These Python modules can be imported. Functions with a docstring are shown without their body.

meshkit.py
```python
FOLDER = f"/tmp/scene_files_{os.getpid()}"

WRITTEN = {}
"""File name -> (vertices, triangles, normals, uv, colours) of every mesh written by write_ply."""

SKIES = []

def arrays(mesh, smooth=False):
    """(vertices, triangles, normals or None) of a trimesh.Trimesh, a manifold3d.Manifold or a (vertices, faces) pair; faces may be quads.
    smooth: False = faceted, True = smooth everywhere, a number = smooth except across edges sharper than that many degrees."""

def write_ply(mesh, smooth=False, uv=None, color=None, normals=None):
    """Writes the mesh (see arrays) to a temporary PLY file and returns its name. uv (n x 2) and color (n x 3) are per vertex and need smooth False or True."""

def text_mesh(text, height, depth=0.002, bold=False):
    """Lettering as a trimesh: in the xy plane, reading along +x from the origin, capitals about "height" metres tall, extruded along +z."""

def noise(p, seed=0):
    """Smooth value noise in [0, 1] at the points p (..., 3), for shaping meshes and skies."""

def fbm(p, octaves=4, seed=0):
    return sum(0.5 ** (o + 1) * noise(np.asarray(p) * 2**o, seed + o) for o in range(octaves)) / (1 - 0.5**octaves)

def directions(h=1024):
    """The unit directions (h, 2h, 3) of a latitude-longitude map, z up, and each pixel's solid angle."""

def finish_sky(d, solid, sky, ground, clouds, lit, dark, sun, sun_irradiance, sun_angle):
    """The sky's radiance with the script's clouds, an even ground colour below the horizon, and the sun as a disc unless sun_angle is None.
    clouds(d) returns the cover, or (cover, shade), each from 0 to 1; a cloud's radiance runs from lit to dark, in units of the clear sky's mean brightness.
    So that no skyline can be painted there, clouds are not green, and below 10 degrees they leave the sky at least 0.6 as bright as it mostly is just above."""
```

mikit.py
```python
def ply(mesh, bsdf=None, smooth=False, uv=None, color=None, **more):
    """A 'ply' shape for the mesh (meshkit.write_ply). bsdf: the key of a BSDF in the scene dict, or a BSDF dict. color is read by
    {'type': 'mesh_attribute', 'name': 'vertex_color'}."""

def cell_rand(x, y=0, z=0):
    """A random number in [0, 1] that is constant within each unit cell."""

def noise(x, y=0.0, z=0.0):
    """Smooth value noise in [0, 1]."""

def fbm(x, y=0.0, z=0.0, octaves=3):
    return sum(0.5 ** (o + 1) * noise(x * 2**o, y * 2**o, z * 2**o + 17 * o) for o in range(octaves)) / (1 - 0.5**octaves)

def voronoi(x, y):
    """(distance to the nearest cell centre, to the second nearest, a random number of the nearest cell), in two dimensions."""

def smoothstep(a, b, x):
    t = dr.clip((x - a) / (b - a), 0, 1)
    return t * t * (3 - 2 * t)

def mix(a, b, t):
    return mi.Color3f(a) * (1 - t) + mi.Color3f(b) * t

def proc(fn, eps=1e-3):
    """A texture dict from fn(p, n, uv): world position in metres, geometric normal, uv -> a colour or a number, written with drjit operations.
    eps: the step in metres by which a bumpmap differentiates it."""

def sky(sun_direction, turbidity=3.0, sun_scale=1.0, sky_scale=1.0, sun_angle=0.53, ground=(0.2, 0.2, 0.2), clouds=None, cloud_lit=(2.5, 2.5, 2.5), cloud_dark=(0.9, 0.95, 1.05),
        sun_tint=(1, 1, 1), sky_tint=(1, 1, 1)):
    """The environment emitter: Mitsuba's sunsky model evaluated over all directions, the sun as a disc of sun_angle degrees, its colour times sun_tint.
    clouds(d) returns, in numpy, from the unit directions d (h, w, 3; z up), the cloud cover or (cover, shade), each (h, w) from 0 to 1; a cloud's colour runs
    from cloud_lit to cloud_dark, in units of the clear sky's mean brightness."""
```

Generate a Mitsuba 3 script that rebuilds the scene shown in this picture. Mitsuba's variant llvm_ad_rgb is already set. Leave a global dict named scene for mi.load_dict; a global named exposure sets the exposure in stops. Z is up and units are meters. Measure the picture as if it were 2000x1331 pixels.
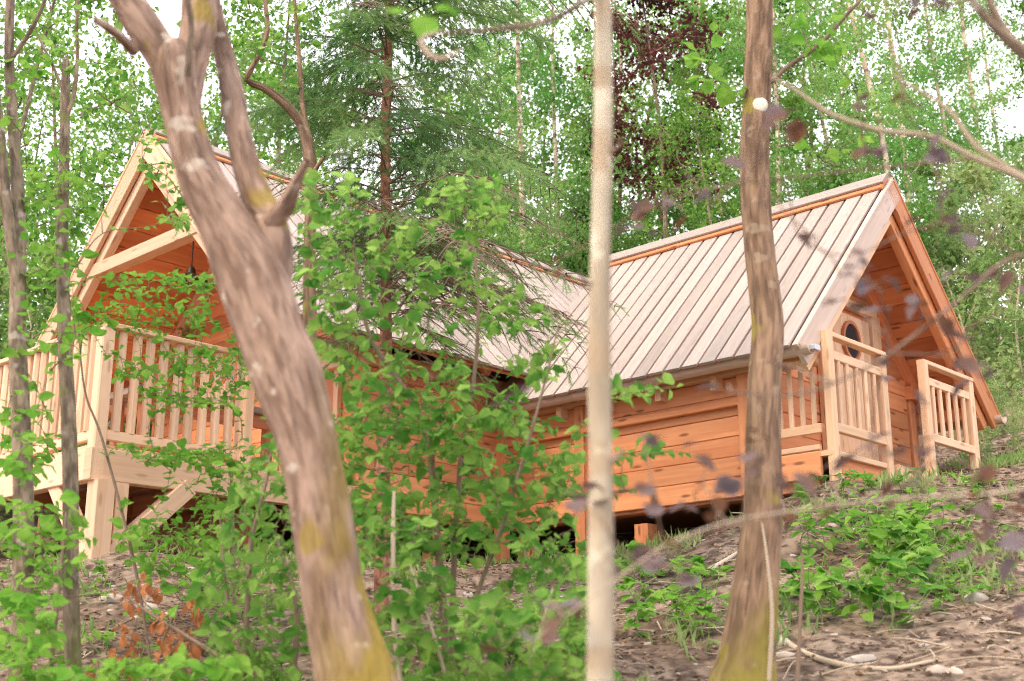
import math, random
import numpy as np, trimesh, mitsuba as mi, drjit as dr, mikit, meshkit
from scipy.interpolate import RBFInterpolator

# ------------------------------------------------------------------ camera, sky, exposure
scene, labels = {}, {}
T4 = mi.ScalarTransform4f
FPX, TILT = 2530.0, math.radians(15.58)          # focal length in pixels of the 2000 px wide photograph, upward tilt
CT, ST = math.cos(TILT), math.sin(TILT)
scene['camera'] = {'type': 'thinlens', 'fov': math.degrees(2 * math.atan(1000 / FPX)), 'fov_axis': 'x',
                   'aperture_radius': 0.011, 'focus_distance': 12.2, 'near_clip': 0.1, 'far_clip': 3000.0,
                   'to_world': T4().look_at(origin=[0, 0, 0], target=[0, CT, ST], up=[0, 0, 1])}
scene['daylight'] = mikit.sky((-0.55, -0.55, 0.85), turbidity=3, sun_scale=0.22, sun_angle=24, clouds=lambda d: 1.0,
                              cloud_lit=(2.6, 2.53, 2.68), cloud_dark=(1.2, 1.2, 1.25), sun_tint=(1.0, 0.95, 0.88))
exposure = 3.33

# ------------------------------------------------------------------ helpers
U = np.array
UP = U([0, 0, 1.0])
def nrm(v): v = np.asarray(v, float); return v / np.maximum(np.linalg.norm(v, axis=-1, keepdims=True), 1e-12)
def at(px, py, d):
    """A sight line of the photograph met by the upright plane about d metres off -> world point."""
    d = d * CT / (CT - (665.5 - py) / FPX * ST)
    u, v = (px - 1000) / FPX * d, (665.5 - py) / FPX * d
    return U([u, d * CT - v * ST, d * ST + v * CT])
def pix(p):
    p = np.atleast_2d(p); Y = p[:, 1] * CT + p[:, 2] * ST; Z = -p[:, 1] * ST + p[:, 2] * CT
    Ys = np.where(Y > .05, Y, .05)
    return 1000 + FPX * p[:, 0] / Ys, 665.5 - FPX * Z / Ys, Y
TH = math.radians(46.37)                            # the cabin's own axes: a runs right and away, b left and away
AX, BX = U([math.cos(TH), math.sin(TH), 0]), U([-math.sin(TH), math.cos(TH), 0])
def W(a, b, z): return AX * a + BX * b + UP * z
used = {}
def numbered(name):
    n = used.get(name, 0); used[name] = n + 1
    return name if n == 0 else f'{name}_{n:03d}'
def tag(key, label=None, cat=None, group=None, kind=None):
    labels[key] = {k: v for k, v in dict(label=label, category=cat, group=group, kind=kind).items() if v}
    return key
def thing(name, label, cat, group=None): return tag(numbered(name), label, cat, group)
def put(parent, name, shape):
    key = numbered(f'{parent}__{name}' if parent else name); scene[key] = shape; return key

# ------------------------------------------------------------------ materials
def mat(key, d, two=True):
    scene[key] = {'type': 'twosided', 'bsdf': d} if two else d
def rgb(c): return {'type': 'rgb', 'value': list(c)}
def plain(key, c, rough=.7, metal=0.0, spec=.4): mat(key, {'type': 'principled', 'base_color': rgb(c), 'roughness': rough, 'metallic': metal, 'specular': spec})
def wood(key, light, dark, tone=.35, knots=.6, rough=.6, streak=40.):
    def fn(p, n, uv):
        k = dr.floor(uv.x / 100.0 + .5)
        r = mikit.cell_rand(k, 3, 5)
        g = mikit.noise(uv.x * 1.3, uv.y * streak + k * 7.3, k) * .6 + mikit.noise(uv.x * 4.0, uv.y * streak * 2.6, k + 9) * .4
        d1, d2, c = mikit.voronoi(uv.x * 1.9 + k * 3.1, uv.y * 7.0 + k * 1.7)
        kn = (1 - mikit.smoothstep(.05, .16, d1)) * dr.select(c > .45, 1.0, 0.0)
        col = mikit.mix(light, dark, dr.clip(g * .75 + (r - .5) * tone + .05, 0, 1))
        col = col * (1 + (mikit.cell_rand(k, 8, 1) - .5) * tone)
        return mikit.mix(col, tuple(v * .38 for v in dark), kn * knots)
    mat(key, {'type': 'principled', 'base_color': mikit.proc(fn), 'roughness': rough, 'specular': .3})
wood('wood_orange', (.71, .325, .148), (.49, .160, .064), tone=.4, knots=.8, streak=30.)
wood('wood_pale', (.74, .53, .36), (.60, .36, .205), tone=.3, knots=.45)
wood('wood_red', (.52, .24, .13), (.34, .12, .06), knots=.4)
wood('roof_wood', (.375, .325, .29), (.29, .235, .20), tone=.3, knots=.2, rough=.75, streak=30.)
wood('grey_wood', (.34, .30, .27), (.2, .16, .14), tone=.3)
plain('steel', (.58, .59, .61), .45, 1.0)
plain('iron', (.045, .035, .03), .5, .3)
plain('dark_glass', (.03, .035, .04), .08, 0, .8)

def bark(key, c1, c2, crack=.3, moss=None, spot=None, ring=None, bump=.006, moss_h=None, su=22., sv=7.):
    def fn(p, n, uv):
        g = mikit.fbm(uv.x * su, uv.y * sv, 3.0, 3)
        col = mikit.mix(c1, c2, mikit.smoothstep(.22, .75, g))
        cr = mikit.noise(uv.x * su * 2.2, uv.y * sv * .8, 7.0)
        col = col * (1 - crack * mikit.smoothstep(.62, .8, cr)) * (.9 + .2 * mikit.noise(p.x * 30, p.y * 30, p.z * 14))
        col = col * (.82 + .36 * mikit.noise(p.x * 7, p.y * 7, p.z * 1.6))
        if ring is not None:
            q = mikit.noise(uv.x * 3, uv.y * 13.0, 2.0)
            col = mikit.mix(col, ring, mikit.smoothstep(.6, .8, q) * .75)
        if spot is not None:
            q = mikit.noise(p.x * 15, p.y * 15 + 4, p.z * 12) * .75 + .25 * mikit.noise(p.x * 40, p.y * 40, p.z * 40)
            col = mikit.mix(col, spot, mikit.smoothstep(.70, .82, q) * .55)
        if moss is not None:
            q = mikit.fbm(p.x * 6, p.y * 6, p.z * 4, 3)
            h = 1 - mikit.smoothstep(moss_h[0], moss_h[1], p.z + .35 * (q - .5) - .55 * n.x * moss_h[2])
            col = mikit.mix(col, moss, dr.clip(h * mikit.smoothstep(.28, .55, q) + .8 * mikit.smoothstep(.66, .74, q), 0, 1) * .85)
        return col
    def bf(p, n, uv): return mikit.fbm(uv.x * su * 1.5, uv.y * sv * 1.3, 1.0, 3)
    mat(key, {'type': 'bumpmap', 'scale': bump, 'arbitrary': mikit.proc(bf, 2e-3), 'bsdf': {'type': 'principled', 'base_color': mikit.proc(fn), 'roughness': .85, 'specular': .2}})
bark('bark_alder', (.335, .235, .178), (.185, .12, .086), moss=(.27, .20, .03), spot=(.62, .56, .46), bump=.02, moss_h=(-.1, .8, .9), su=34, sv=9)
bark('bark_pole', (.51, .455, .345), (.35, .29, .205), crack=.12, spot=(.68, .63, .49), ring=(.36, .275, .18), bump=.004, su=9, sv=4)
bark('bark_brown', (.29, .19, .125), (.15, .095, .062), moss=(.26, .22, .035), spot=(.36, .28, .2), bump=.012, moss_h=(.1, .62, .45), su=40, sv=8)
bark('bark_lichen', (.30, .235, .17), (.14, .105, .075), moss=(.17, .18, .06), spot=(.46, .42, .36), bump=.008, moss_h=(.0, .6, .3), su=40, sv=14)
bark('bark_birch', (.74, .62, .50), (.56, .42, .32), crack=.2, ring=(.12, .09, .07), bump=.003, su=10, sv=6)
bark('bark_spruce', (.42, .20, .13), (.20, .09, .06), bump=.02, su=30, sv=22)
plain('twig', (.20, .14, .10), .8); plain('twig_pale', (.42, .34, .25), .8)

def leafmat(key, c1, c2, trans=.9, rough=.5, freq=9.0, eta=1.45):
    def fn(p, n, uv): return mikit.mix(c1, c2, mikit.smoothstep(.15, .85, mikit.noise(p.x * freq, p.y * freq, p.z * freq)))
    mat(key, {'type': 'principledthin', 'base_color': mikit.proc(fn), 'roughness': rough, 'diff_trans': trans, 'eta': eta}, False)
leafmat('leaf_hazel', (.085, .25, .042), (.33, .53, .12), trans=1.25, rough=.33, eta=1.6)
leafmat('leaf_bright', (.12, .33, .04), (.27, .49, .085), trans=.95)
leafmat('leaf_forest', (.08, .22, .04), (.32, .49, .115), trans=1.0, freq=1.1)
leafmat('leaf_birch', (.15, .38, .085), (.36, .56, .18), trans=1.0, freq=1.2)
leafmat('leaf_copper', (.085, .03, .035), (.16, .06, .055), trans=.5, rough=.35, freq=2)
leafmat('leaf_copper_near', (.20, .165, .18), (.14, .07, .04), trans=.55, rough=.3, eta=1.75)
leafmat('leaf_dead', (.42, .15, .065), (.55, .24, .11), trans=.5, rough=.7)
leafmat('needle', (.10, .22, .075), (.30, .46, .17), trans=.8, freq=2.5)
leafmat('leaf_larch', (.22, .38, .12), (.42, .52, .22), trans=1.0, freq=2)

def soil_fn(p, n, uv):
    g = mikit.fbm(p.x * 1.1, p.y * 1.1, 3.0, 4); f = mikit.fbm(p.x * 14, p.y * 14, 1.0, 3)
    c = mikit.mix((.075, .055, .042), (.245, .185, .14), mikit.smoothstep(.25, .75, f))
    c = mikit.mix(c, mikit.mix((.06, .04, .03), (.18, .12, .085), f), mikit.smoothstep(.5, .68, g) * .75)
    far = mikit.smoothstep(16., 24., p.y)
    return mikit.mix(c, mikit.mix((.05, .09, .03), (.16, .15, .07), f), far * .8)
def soil_b(p, n, uv): return mikit.fbm(p.x * 18, p.y * 18, 2.0, 3)
mat('soil', {'type': 'bumpmap', 'scale': .05, 'arbitrary': mikit.proc(soil_b, 3e-3), 'bsdf': {'type': 'principled', 'base_color': mikit.proc(soil_fn), 'roughness': .95, 'specular': .1}})
def stone_fn(p, n, uv): return mikit.mix((.24, .205, .17), (.50, .44, .37), mikit.fbm(p.x * 12, p.y * 12, p.z * 12, 3))
mat('rock', {'type': 'principled', 'base_color': mikit.proc(stone_fn), 'roughness': .9, 'specular': .2})

# ------------------------------------------------------------------ the slope
GA = [(0, 0, -1.6), (-4, 2, -1.5), (4, 2, -1.1), (0, -8, -3.4), (-10, -6, -4), (10, -6, -2.4), (-.6, 4.5, -.32), (1.25, 6.8, .10), (-2.6, 7.4, .02), (-4.5, 7.6, .12),
      (-.4, 7, .02), (0, 10, .72), (-3.4, 10.9, 1.2), (-4.0, 11.4, 1.2), (-3.1, 9, .55), (-6, 12, 1.1), (2.9, 11.5, 1.93), (-.1, 14.3, 1.36), (.78, 13.5, 1.36), (1.6, 12.6, 1.46), (2.3, 11.95, 1.66), (1.2, 11.6, 1.25), (1.9, 13.3, 1.5), (2.6, 12.8, 1.7), (4.95, 13.66, 2.42),
      (3.98, 12.65, 2.12), (6.3, 15.2, 3.0), (3.95, 9.9, 1.12), (2.7, 7.4, .38), (2.4, 5, -.35), (6, 20, 4.2), (10, 22, 5.6), (0, 22, 3.0), (-6, 20, 3.0), (-12, 14, 1.6), (-12, 25, 4.2),
      (0, 35, 5.5), (12, 35, 10), (-15, 40, 7), (22, 20, 8.5), (20, 5, 3), (-20, 0, -3), (0, 70, 9), (45, 70, 16), (-45, 70, 5), (-45, 20, 0), (60, 10, 9), (0, -60, -14), (3.3, 17.5, 2.9), (-3, 17, 2.1)]
GA = U(GA, dtype=float)
RBF = RBFInterpolator(GA[:, :2], GA[:, 2], kernel='linear', degree=1)
def ground(xy, rough=True):
    xy = np.atleast_2d(np.asarray(xy, float))
    r = np.linalg.norm(xy, axis=1)
    inner = xy * np.minimum(1, 90 / np.maximum(r, 1e-6))[:, None]
    z = RBF(inner)
    t = np.clip((r - 60) / 120, 0, 1); t = t * t * (3 - 2 * t)
    z = z * (1 - t) + t * (10 * inner[:, 1] / 90 + 3 * inner[:, 0] / 90)
    if rough:
        p = np.c_[xy, np.zeros(len(xy))]
        near = np.clip(1.3 - r / 40, .15, 1)
        z = z + near * ((meshkit.fbm(p * .9, 3, 5) - .5) * .22 + (meshkit.fbm(p * 4.5, 3, 8) - .5) * .09)
    return z
def gz(x, y): return float(ground([(x, y)])[0])
s = np.sinh(np.linspace(-1, 1, 341) * 6.2) / np.sinh(6.2) * 900
gx, gy = np.meshgrid(s, s + 9, indexing='ij')
gv = np.c_[gx.ravel(), gy.ravel(), np.zeros(gx.size)]
gv[:, 2] = ground(gv[:, :2])
n = len(s); i, j = np.meshgrid(np.arange(n - 1), np.arange(n - 1), indexing='ij'); k0 = (i * n + j).ravel()
scene['ground'] = mikit.ply((gv, np.c_[k0, k0 + n, k0 + n + 1, k0 + 1]), 'soil', smooth=True)
tag('ground', 'stony bare woodland slope with leaf litter rising to the cabin', kind='structure')

# ------------------------------------------------------------------ beams and boards
wrng = random.Random(7)
def beam_mesh(p0, p1, w, h, up=UP, ch=.006):
    """A chamfered timber from p0 to p1 (world), width w sideways, height h along up; returns mesh and uv (u along the grain, own number of hundreds)."""
    p0, p1 = U(p0, dtype=float), U(p1, dtype=float); L = np.linalg.norm(p1 - p0); x = (p1 - p0) / L
    y = nrm(np.cross(up, x)); z = np.cross(x, y)
    off = wrng.randint(-400, 400) * 100.0; c = min(ch, w * .3, h * .3)
    V, F, UV = [], [], []
    ring = U([(-w/2 + c, -h/2), (w/2 - c, -h/2), (w/2, -h/2 + c), (w/2, h/2 - c), (w/2 - c, h/2), (-w/2 + c, h/2), (-w/2, h/2 - c), (-w/2, -h/2 + c)])
    per = np.r_[0, np.cumsum(np.linalg.norm(np.diff(np.vstack([ring, ring[:1]]), axis=0), axis=1))]
    sh = wrng.uniform(-3, 3); u0 = wrng.uniform(0, 5)
    for q in range(8):
        b = len(V); r0, r1 = ring[q], ring[(q + 1) % 8]
        for (e, r, pv) in ((p0, r0, per[q]), (p1, r0, per[q]), (p1, r1, per[q + 1]), (p0, r1, per[q + 1])):
            V.append(e + y * r[0] + z * r[1]); UV.append((off + u0 + (L if e is p1 else 0), pv + sh))
        F += [(b, b + 1, b + 2), (b, b + 2, b + 3)]
    for e, sgn in ((p0, -1), (p1, 1)):
        b = len(V)
        for r in ring: V.append(e + y * r[0] + z * r[1]); UV.append((off + u0 + r[0] * .3, r[1] + sh))
        for q in range(1, 7): F.append((b, b + q, b + q + 1) if sgn > 0 else (b, b + q + 1, b + q))
    F = U(F)
    Vn = U(V); m = trimesh.Trimesh(Vn, F, process=False)
    if m.volume < 0: F = F[:, ::-1]
    return Vn, F, U(UV)
def beam(parent, name, p0, p1, w, h, m, up=UP, label=None, ch=.006, local=True):
    if local:
        p0, p1 = W(*p0), W(*p1)
        if up is not UP: up = W(*up)
    V, F, UV = beam_mesh(p0, p1, w, h, up, ch)
    key = put(parent, name, mikit.ply((V, F), m, uv=UV))
    if label: tag(key, label)
    return key

# ------------------------------------------------------------------ the cabin: an L of two wings under steep board roofs
CAB = thing('timber_cabin', 'orange larch cabin of two steep-roofed wings set in an L on the slope', 'cabin')
FL = 2.08                                           # floor level

def roof_wing(axis, ridge_c, ridge_z, half, rise, e0, e1, near, nb):
    """axis 'b': ridge runs along b at a = ridge_c; axis 'a': ridge runs along a at b = ridge_c. near: boarded side (-1, towards the camera)."""
    P = (lambda along, across, z: (ridge_c + across, along, z)) if axis == 'b' else (lambda along, across, z: (along, ridge_c + across, z))
    sl = math.hypot(half, rise); ux, uz = half / sl, rise / sl
    nrm_l = lambda sg: (lambda v: v)(P(0, 0, 0))
    def upv(sg):
        v = U(P(0, sg * uz, ux)) - U(P(0, 0, 0)); return tuple(v)
    R = put(CAB, 'roof', None); del scene[R]; used_key = R
    def pt(sg, d, off): return lambda al: P(al, sg * (d * ux + off * uz), ridge_z - d * uz + off * ux)
    # soffit sheathing boards along the ridge direction (seen from below)
    for sg in (-1, 1):
        w_s = sl / 13
        for q in range(13):
            f = pt(sg, (q + .5) * w_s, -.055)
            beam(R, 'soffit_plank', f(e0 + .02), f(e1 - .02), w_s - .006, .03, 'wood_orange', upv(sg), ch=.004)
    # boards down the slope: lower layer is one dark under-sheet of boards, upper boards proud of it with gaps
    step = (e1 - e0) / nb
    for sg in (-1, 1):
        if sg == near:
            for q in range(nb):
                al = e0 + (q + .5) * step; wob = wrng.uniform(-.004, .004); ext = wrng.uniform(0, .02)
                beam(R, 'board', pt(sg, .02, .034 + wob)(al), pt(sg, sl + .06 + ext, .034 + wob)(al), step - .03, .028, 'roof_wood', upv(sg), ch=.004)
                if q: beam(R, 'under_board', pt(sg, .03, .006)(al - step / 2), pt(sg, sl + .035 + ext * .5, .006)(al - step / 2), .11, .022, 'wood_red', upv(sg), ch=.003)
            beam(R, 'decking', pt(sg, .03, -.022)((e0 + e1) / 2), pt(sg, sl - .01, -.022)((e0 + e1) / 2), e1 - e0 - .02, .028, 'wood_red', upv(sg))
        else:
            beam(R, 'far_slope', pt(sg, .0, .0)((e0 + e1) / 2), pt(sg, sl + .06, .0)((e0 + e1) / 2), e1 - e0, .07, 'roof_wood', upv(sg))
        # ridge cap boards
        beam(R, 'ridge_board', pt(sg, .12, .066)(e0 - .03), pt(sg, .12, .066)(e1 + .03), .25, .03, 'wood_orange', upv(sg))
        beam(R, 'ridge_board', pt(sg, .085, .098)(e0 - .04), pt(sg, .085, .098)(e1 + .04), .19, .03, 'roof_wood', upv(sg))
    return R, pt, upv, sl

# right wing: ridge along b
RZ, HALF, RISE = 5.30, 2.08, 2.19
R1, pt1, up1, sl1 = roof_wing('b', 12.0, RZ, HALF, RISE, 5.93, 9.8, -1, 19)
# left wing: ridge along a
LZ, LHALF, LRISE = 6.01, 2.59, 2.57
R2, pt2, up2, sl2 = roof_wing('a', 11.93, LZ, LHALF, LRISE, 6.74, 14.3, -1, 37)

# barge boards and verge rafters of the two gables
def barge(R, pt, upv, sl, e, d, outer, inner):
    """e: end of the roof along the ridge; d: outward direction (-1) of the gable."""
    for sg in (-1, 1):
        beam(R, 'barge_board', pt(sg, -.02, -.10)(e + d * .03), pt(sg, sl + .05, -.10)(e + d * .03), .05, .22, outer[(sg + 1) // 2], upv(sg))
        beam(R, 'verge_rafter', pt(sg, .12, -.255)(e - d * .06), pt(sg, sl - .02, -.255)(e - d * .06), .10, .13, inner[(sg + 1) // 2], upv(sg))
        beam(R, 'verge_trim', pt(sg, .0, .02)(e + d * .035), pt(sg, sl + .07, .02)(e + d * .035), .06, .03, outer[(sg + 1) // 2], upv(sg))
barge(R1, pt1, up1, sl1, 5.93, -1, ('grey_pale', 'wood_orange'), ('wood_pale', 'wood_orange'))
barge(R2, pt2, up2, sl2, 6.74, -1, ('wood_pale', 'wood_pale'), ('wood_pale', 'wood_pale'))
wood('grey_pale', (.60, .48, .40), (.45, .33, .26), tone=.2, knots=.3)
# common rafters under the overhangs
for sg in (-1, 1):
    for e in (6.62,): beam(R1, 'rafter', pt1(sg, .1, -.14)(e), pt1(sg, sl1 - .2, -.14)(e), .09, .14, 'wood_orange', up1(sg))
    for e in (8.22, 9.7): beam(R2, 'rafter', pt2(sg, .1, -.15)(e), pt2(sg, sl2 - .2, -.15)(e), .10, .16, 'wood_pale' if e < 9 else 'wood_orange', up2(sg))

# half-log gutters under the right wing's eaves
def gutter(a0, z0):
    al = np.linspace(5.80, 9.62, 14); an = np.linspace(math.pi * .98, math.pi * 2.02, 12)
    rings = [(math.cos(t) * .085, math.sin(t) * .085) for t in an] + [(math.cos(t) * .06, math.sin(t) * .06) for t in an[::-1]]
    V = U([W(a0 + r[0], b + 0, z0 + r[1] + .006 * math.sin(b * 3)) for b in al for r in rings]); m = len(rings); F = []
    for q in range(len(al) - 1):
        for r in range(m): F.append((q * m + r, q * m + (r + 1) % m, (q + 1) * m + (r + 1) % m, (q + 1) * m + r))
    for q in (0, len(al) - 1):
        for r in range(m // 2 - 1): F.append((q * m + r, q * m + r + 1, q * m + m - 2 - r, q * m + m - 1 - r))
    UV = U([(b, r * .02) for b in al for r in range(m)])
    return put(CAB, 'log_gutter', mikit.ply((V, U(F)), 'grey_pale', uv=UV))
def gutter_end(g, a0, z0):
    V, F, UV = beam_mesh(W(a0, 5.74, z0 - .04), W(a0, 5.80, z0 - .04), .09, .05)
    return put(g, 'outlet', mikit.ply((V, F), 'steel', uv=UV))
g1 = gutter(9.99, 3.10); gutter_end(g1, 9.99, 3.10); g2 = gutter(14.05, 3.08)
tag(g1, 'half-log gutter under the near eave of the right wing')

# walls of horizontal planks (each plank its own timber)
def plank_wall(name, p_of, x0, x1, z0, z1, pitch, th_up, m='wood_orange', top=None, label=None):
    """p_of(x, z) -> local point on the wall; planks lie one over another from z0 to z1; top(z) -> (x0, x1) clips gable planks."""
    Wk = put(CAB, name, None); del scene[Wk]
    if label: tag(Wk, label)
    z = z0
    while z < z1 - .03:
        h = min(pitch, z1 - z); zc = z + h / 2
        lo, hi = (x0, x1) if top is None else (max(x0, top(zc)[0]), min(x1, top(zc)[1]))
        if hi - lo > .08:
            out = wrng.uniform(-.004, .004)
            q0, q1 = U(p_of(lo, zc)), U(p_of(hi, zc)); sh = U(th_up) * out
            beam(Wk, 'plank', q0 + sh, q1 + sh, .05, h - .0045, m)
        z += h
    return Wk
rz1 = lambda inset: (lambda z: (12.0 - max(0, (RZ - inset - z)) * HALF / RISE, 12.0 + max(0, (RZ - inset - z)) * HALF / RISE))
lz1 = lambda inset: (lambda z: (11.93 - max(0, (LZ - inset - z)) * LHALF / LRISE, 11.93 + max(0, (LZ - inset - z)) * LHALF / LRISE))
# right wing: long wall, front gable, rear gable
plank_wall('wall', lambda x, z: (10.30, x, z), 6.68, 9.93, 1.86, 3.02, .195, (1, 0, 0))
plank_wall('wall', lambda x, z: (13.72, x, z), 6.68, 9.93, 2.0, 3.02, .195, (1, 0, 0))
plank_wall('wall', lambda x, z: (x, 6.66, z), 10.36, 13.42, 1.95, 5.0, .195, (0, 1, 0), top=rz1(.12))
plank_wall('wall', lambda x, z: (x, 9.60, z), 10.4, 13.6, 3.0, 5.0, .195, (0, 1, 0), top=rz1(.12))
# left wing: near wall, far wall, front gable, end gable
plank_wall('wall', lambda x, z: (x, 9.97, z), 8.22, 10.26, 1.86, 3.32, .195, (0, 1, 0))
plank_wall('wall', lambda x, z: (x, 13.9, z), 8.22, 14.0, 1.9, 3.5, .195, (0, 1, 0))
plank_wall('wall', lambda x, z: (8.30, x, z), 10.02, 13.84, 2.1, 5.9, .165, (1, 0, 0), top=lz1(.16))
plank_wall('wall', lambda x, z: (14.0, x, z), 10.02, 13.84, 1.9, 5.9, .195, (1, 0, 0), top=lz1(.16))
# corner posts, plates and sills
def bm(*a, **k): return beam(CAB, *a, **k)
for (a, b, z0, z1) in ((10.27, 6.70, 1.86, 3.02), (10.27, 8.76, 1.3, 3.02), (10.255, 9.93, 1.3, 3.2)): bm('corner_post', (a, b, z0), (a, b, z1), .13, .13, 'wood_orange', up=(0, 1, 0))
bm('wall_plate', (10.26, 5.95, 3.09), (10.26, 10.02, 3.09), .17, .13, 'wood_pale'); bm('wall_plate', (13.76, 5.95, 3.09), (13.76, 10.0, 3.09), .15, .14, 'wood_orange')
bm('wall_rail', (10.235, 6.75, 2.76), (10.235, 10.0, 2.76), .06, .07, 'wood_orange')
bm('wall_plate', (6.8, 9.93, 3.40), (13.9, 9.93, 3.40), .15, .15, 'wood_pale'); bm('wall_plate', (6.8, 13.93, 3.40), (13.9, 13.93, 3.40), .15, .15, 'wood_pale')
bm('sill_beam', (10.40, 6.0, 1.90), (10.40, 9.95, 1.88), .16, .12, 'wood_red'); bm('sill_beam', (8.2, 10.08, 1.88), (10.25, 10.08, 1.88), .16, .12, 'wood_red')
for a, b in ((10.33, 9.60), (10.4, 8.05), (9.3, 10.0), (8.3, 10.05), (11.6, 8.4), (12.9, 7.2)):
    p = W(a, b, 0); bm('foundation_post', (a, b, gz(p[0], p[1]) - .3), (a, b, 1.72), .17, .17, 'wood_orange', up=(0, 1, 0))
bm('floor_slab', (12.0, 6.6, 1.98), (12.0, 9.9, 1.98), 3.4, .1, 'wood_red'); bm('floor_slab', (8.2, 11.95, 1.95), (14.0, 11.95, 1.95), 3.8, .1, 'wood_red')
# small sticking-out beam ends
bm('beam_end', (10.05, 10.06, 3.0), (10.4, 10.06, 3.0), .1, .1, 'wood_pale')
for b in (7.0, 7.67, 8.35, 9.0): bm('eave_bracket', (10.16, b, 2.97), (10.28, b, 2.97), .07, .14, 'wood_pale')

# front gable of the right wing: door with an oval light, header and post of the side opening
DO = put(CAB, 'door', None); del scene[DO]; tag(DO, 'pale wooden door with a small oval window in the right gable')
for q in range(6): beam(DO, 'plank', (11.72 + q * .155, 6.60, 2.12), (11.72 + q * .155, 6.60, 4.0), .15, .045, 'wood_pale', up=(0, 1, 0))
beam(DO, 'frame', (11.56, 6.59, 2.12), (11.56, 6.59, 4.1), .13, .07, 'wood_pale', up=(0, 1, 0)); beam(DO, 'frame', (12.70, 6.59, 2.12), (12.70, 6.59, 4.1), .18, .07, 'wood_pale', up=(0, 1, 0))
beam(DO, 'frame', (11.5, 6.58, 4.12), (12.72, 6.58, 4.12), .07, .1, 'wood_pale')
an = np.linspace(0, 2 * math.pi, 25)[:-1]
V = U([W(12.12 + .15 * math.cos(t), 6.56, 3.70 + .19 * math.sin(t)) for t in an] + [W(12.12 + .15 * math.cos(t), 6.60, 3.70 + .19 * math.sin(t)) for t in an])
F = [(0, q, q + 1) for q in range(1, 23)] + [t for q in range(24) for t in ((q, q + 24, (q + 1) % 24), ((q + 1) % 24, q + 24, (q + 1) % 24 + 24))]
put(DO, 'oval_window', mikit.ply((V, U(F)), 'dark_glass'))
ring = trimesh.creation.annulus(.155, .185, .05, sections=28); ring.apply_scale([1, 1.22, 1])
M4 = np.eye(4); M4[:3, 0] = AX; M4[:3, 1] = UP; M4[:3, 2] = -BX; M4[:3, 3] = W(12.12, 6.562, 3.70); ring.apply_transform(M4)
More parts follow.
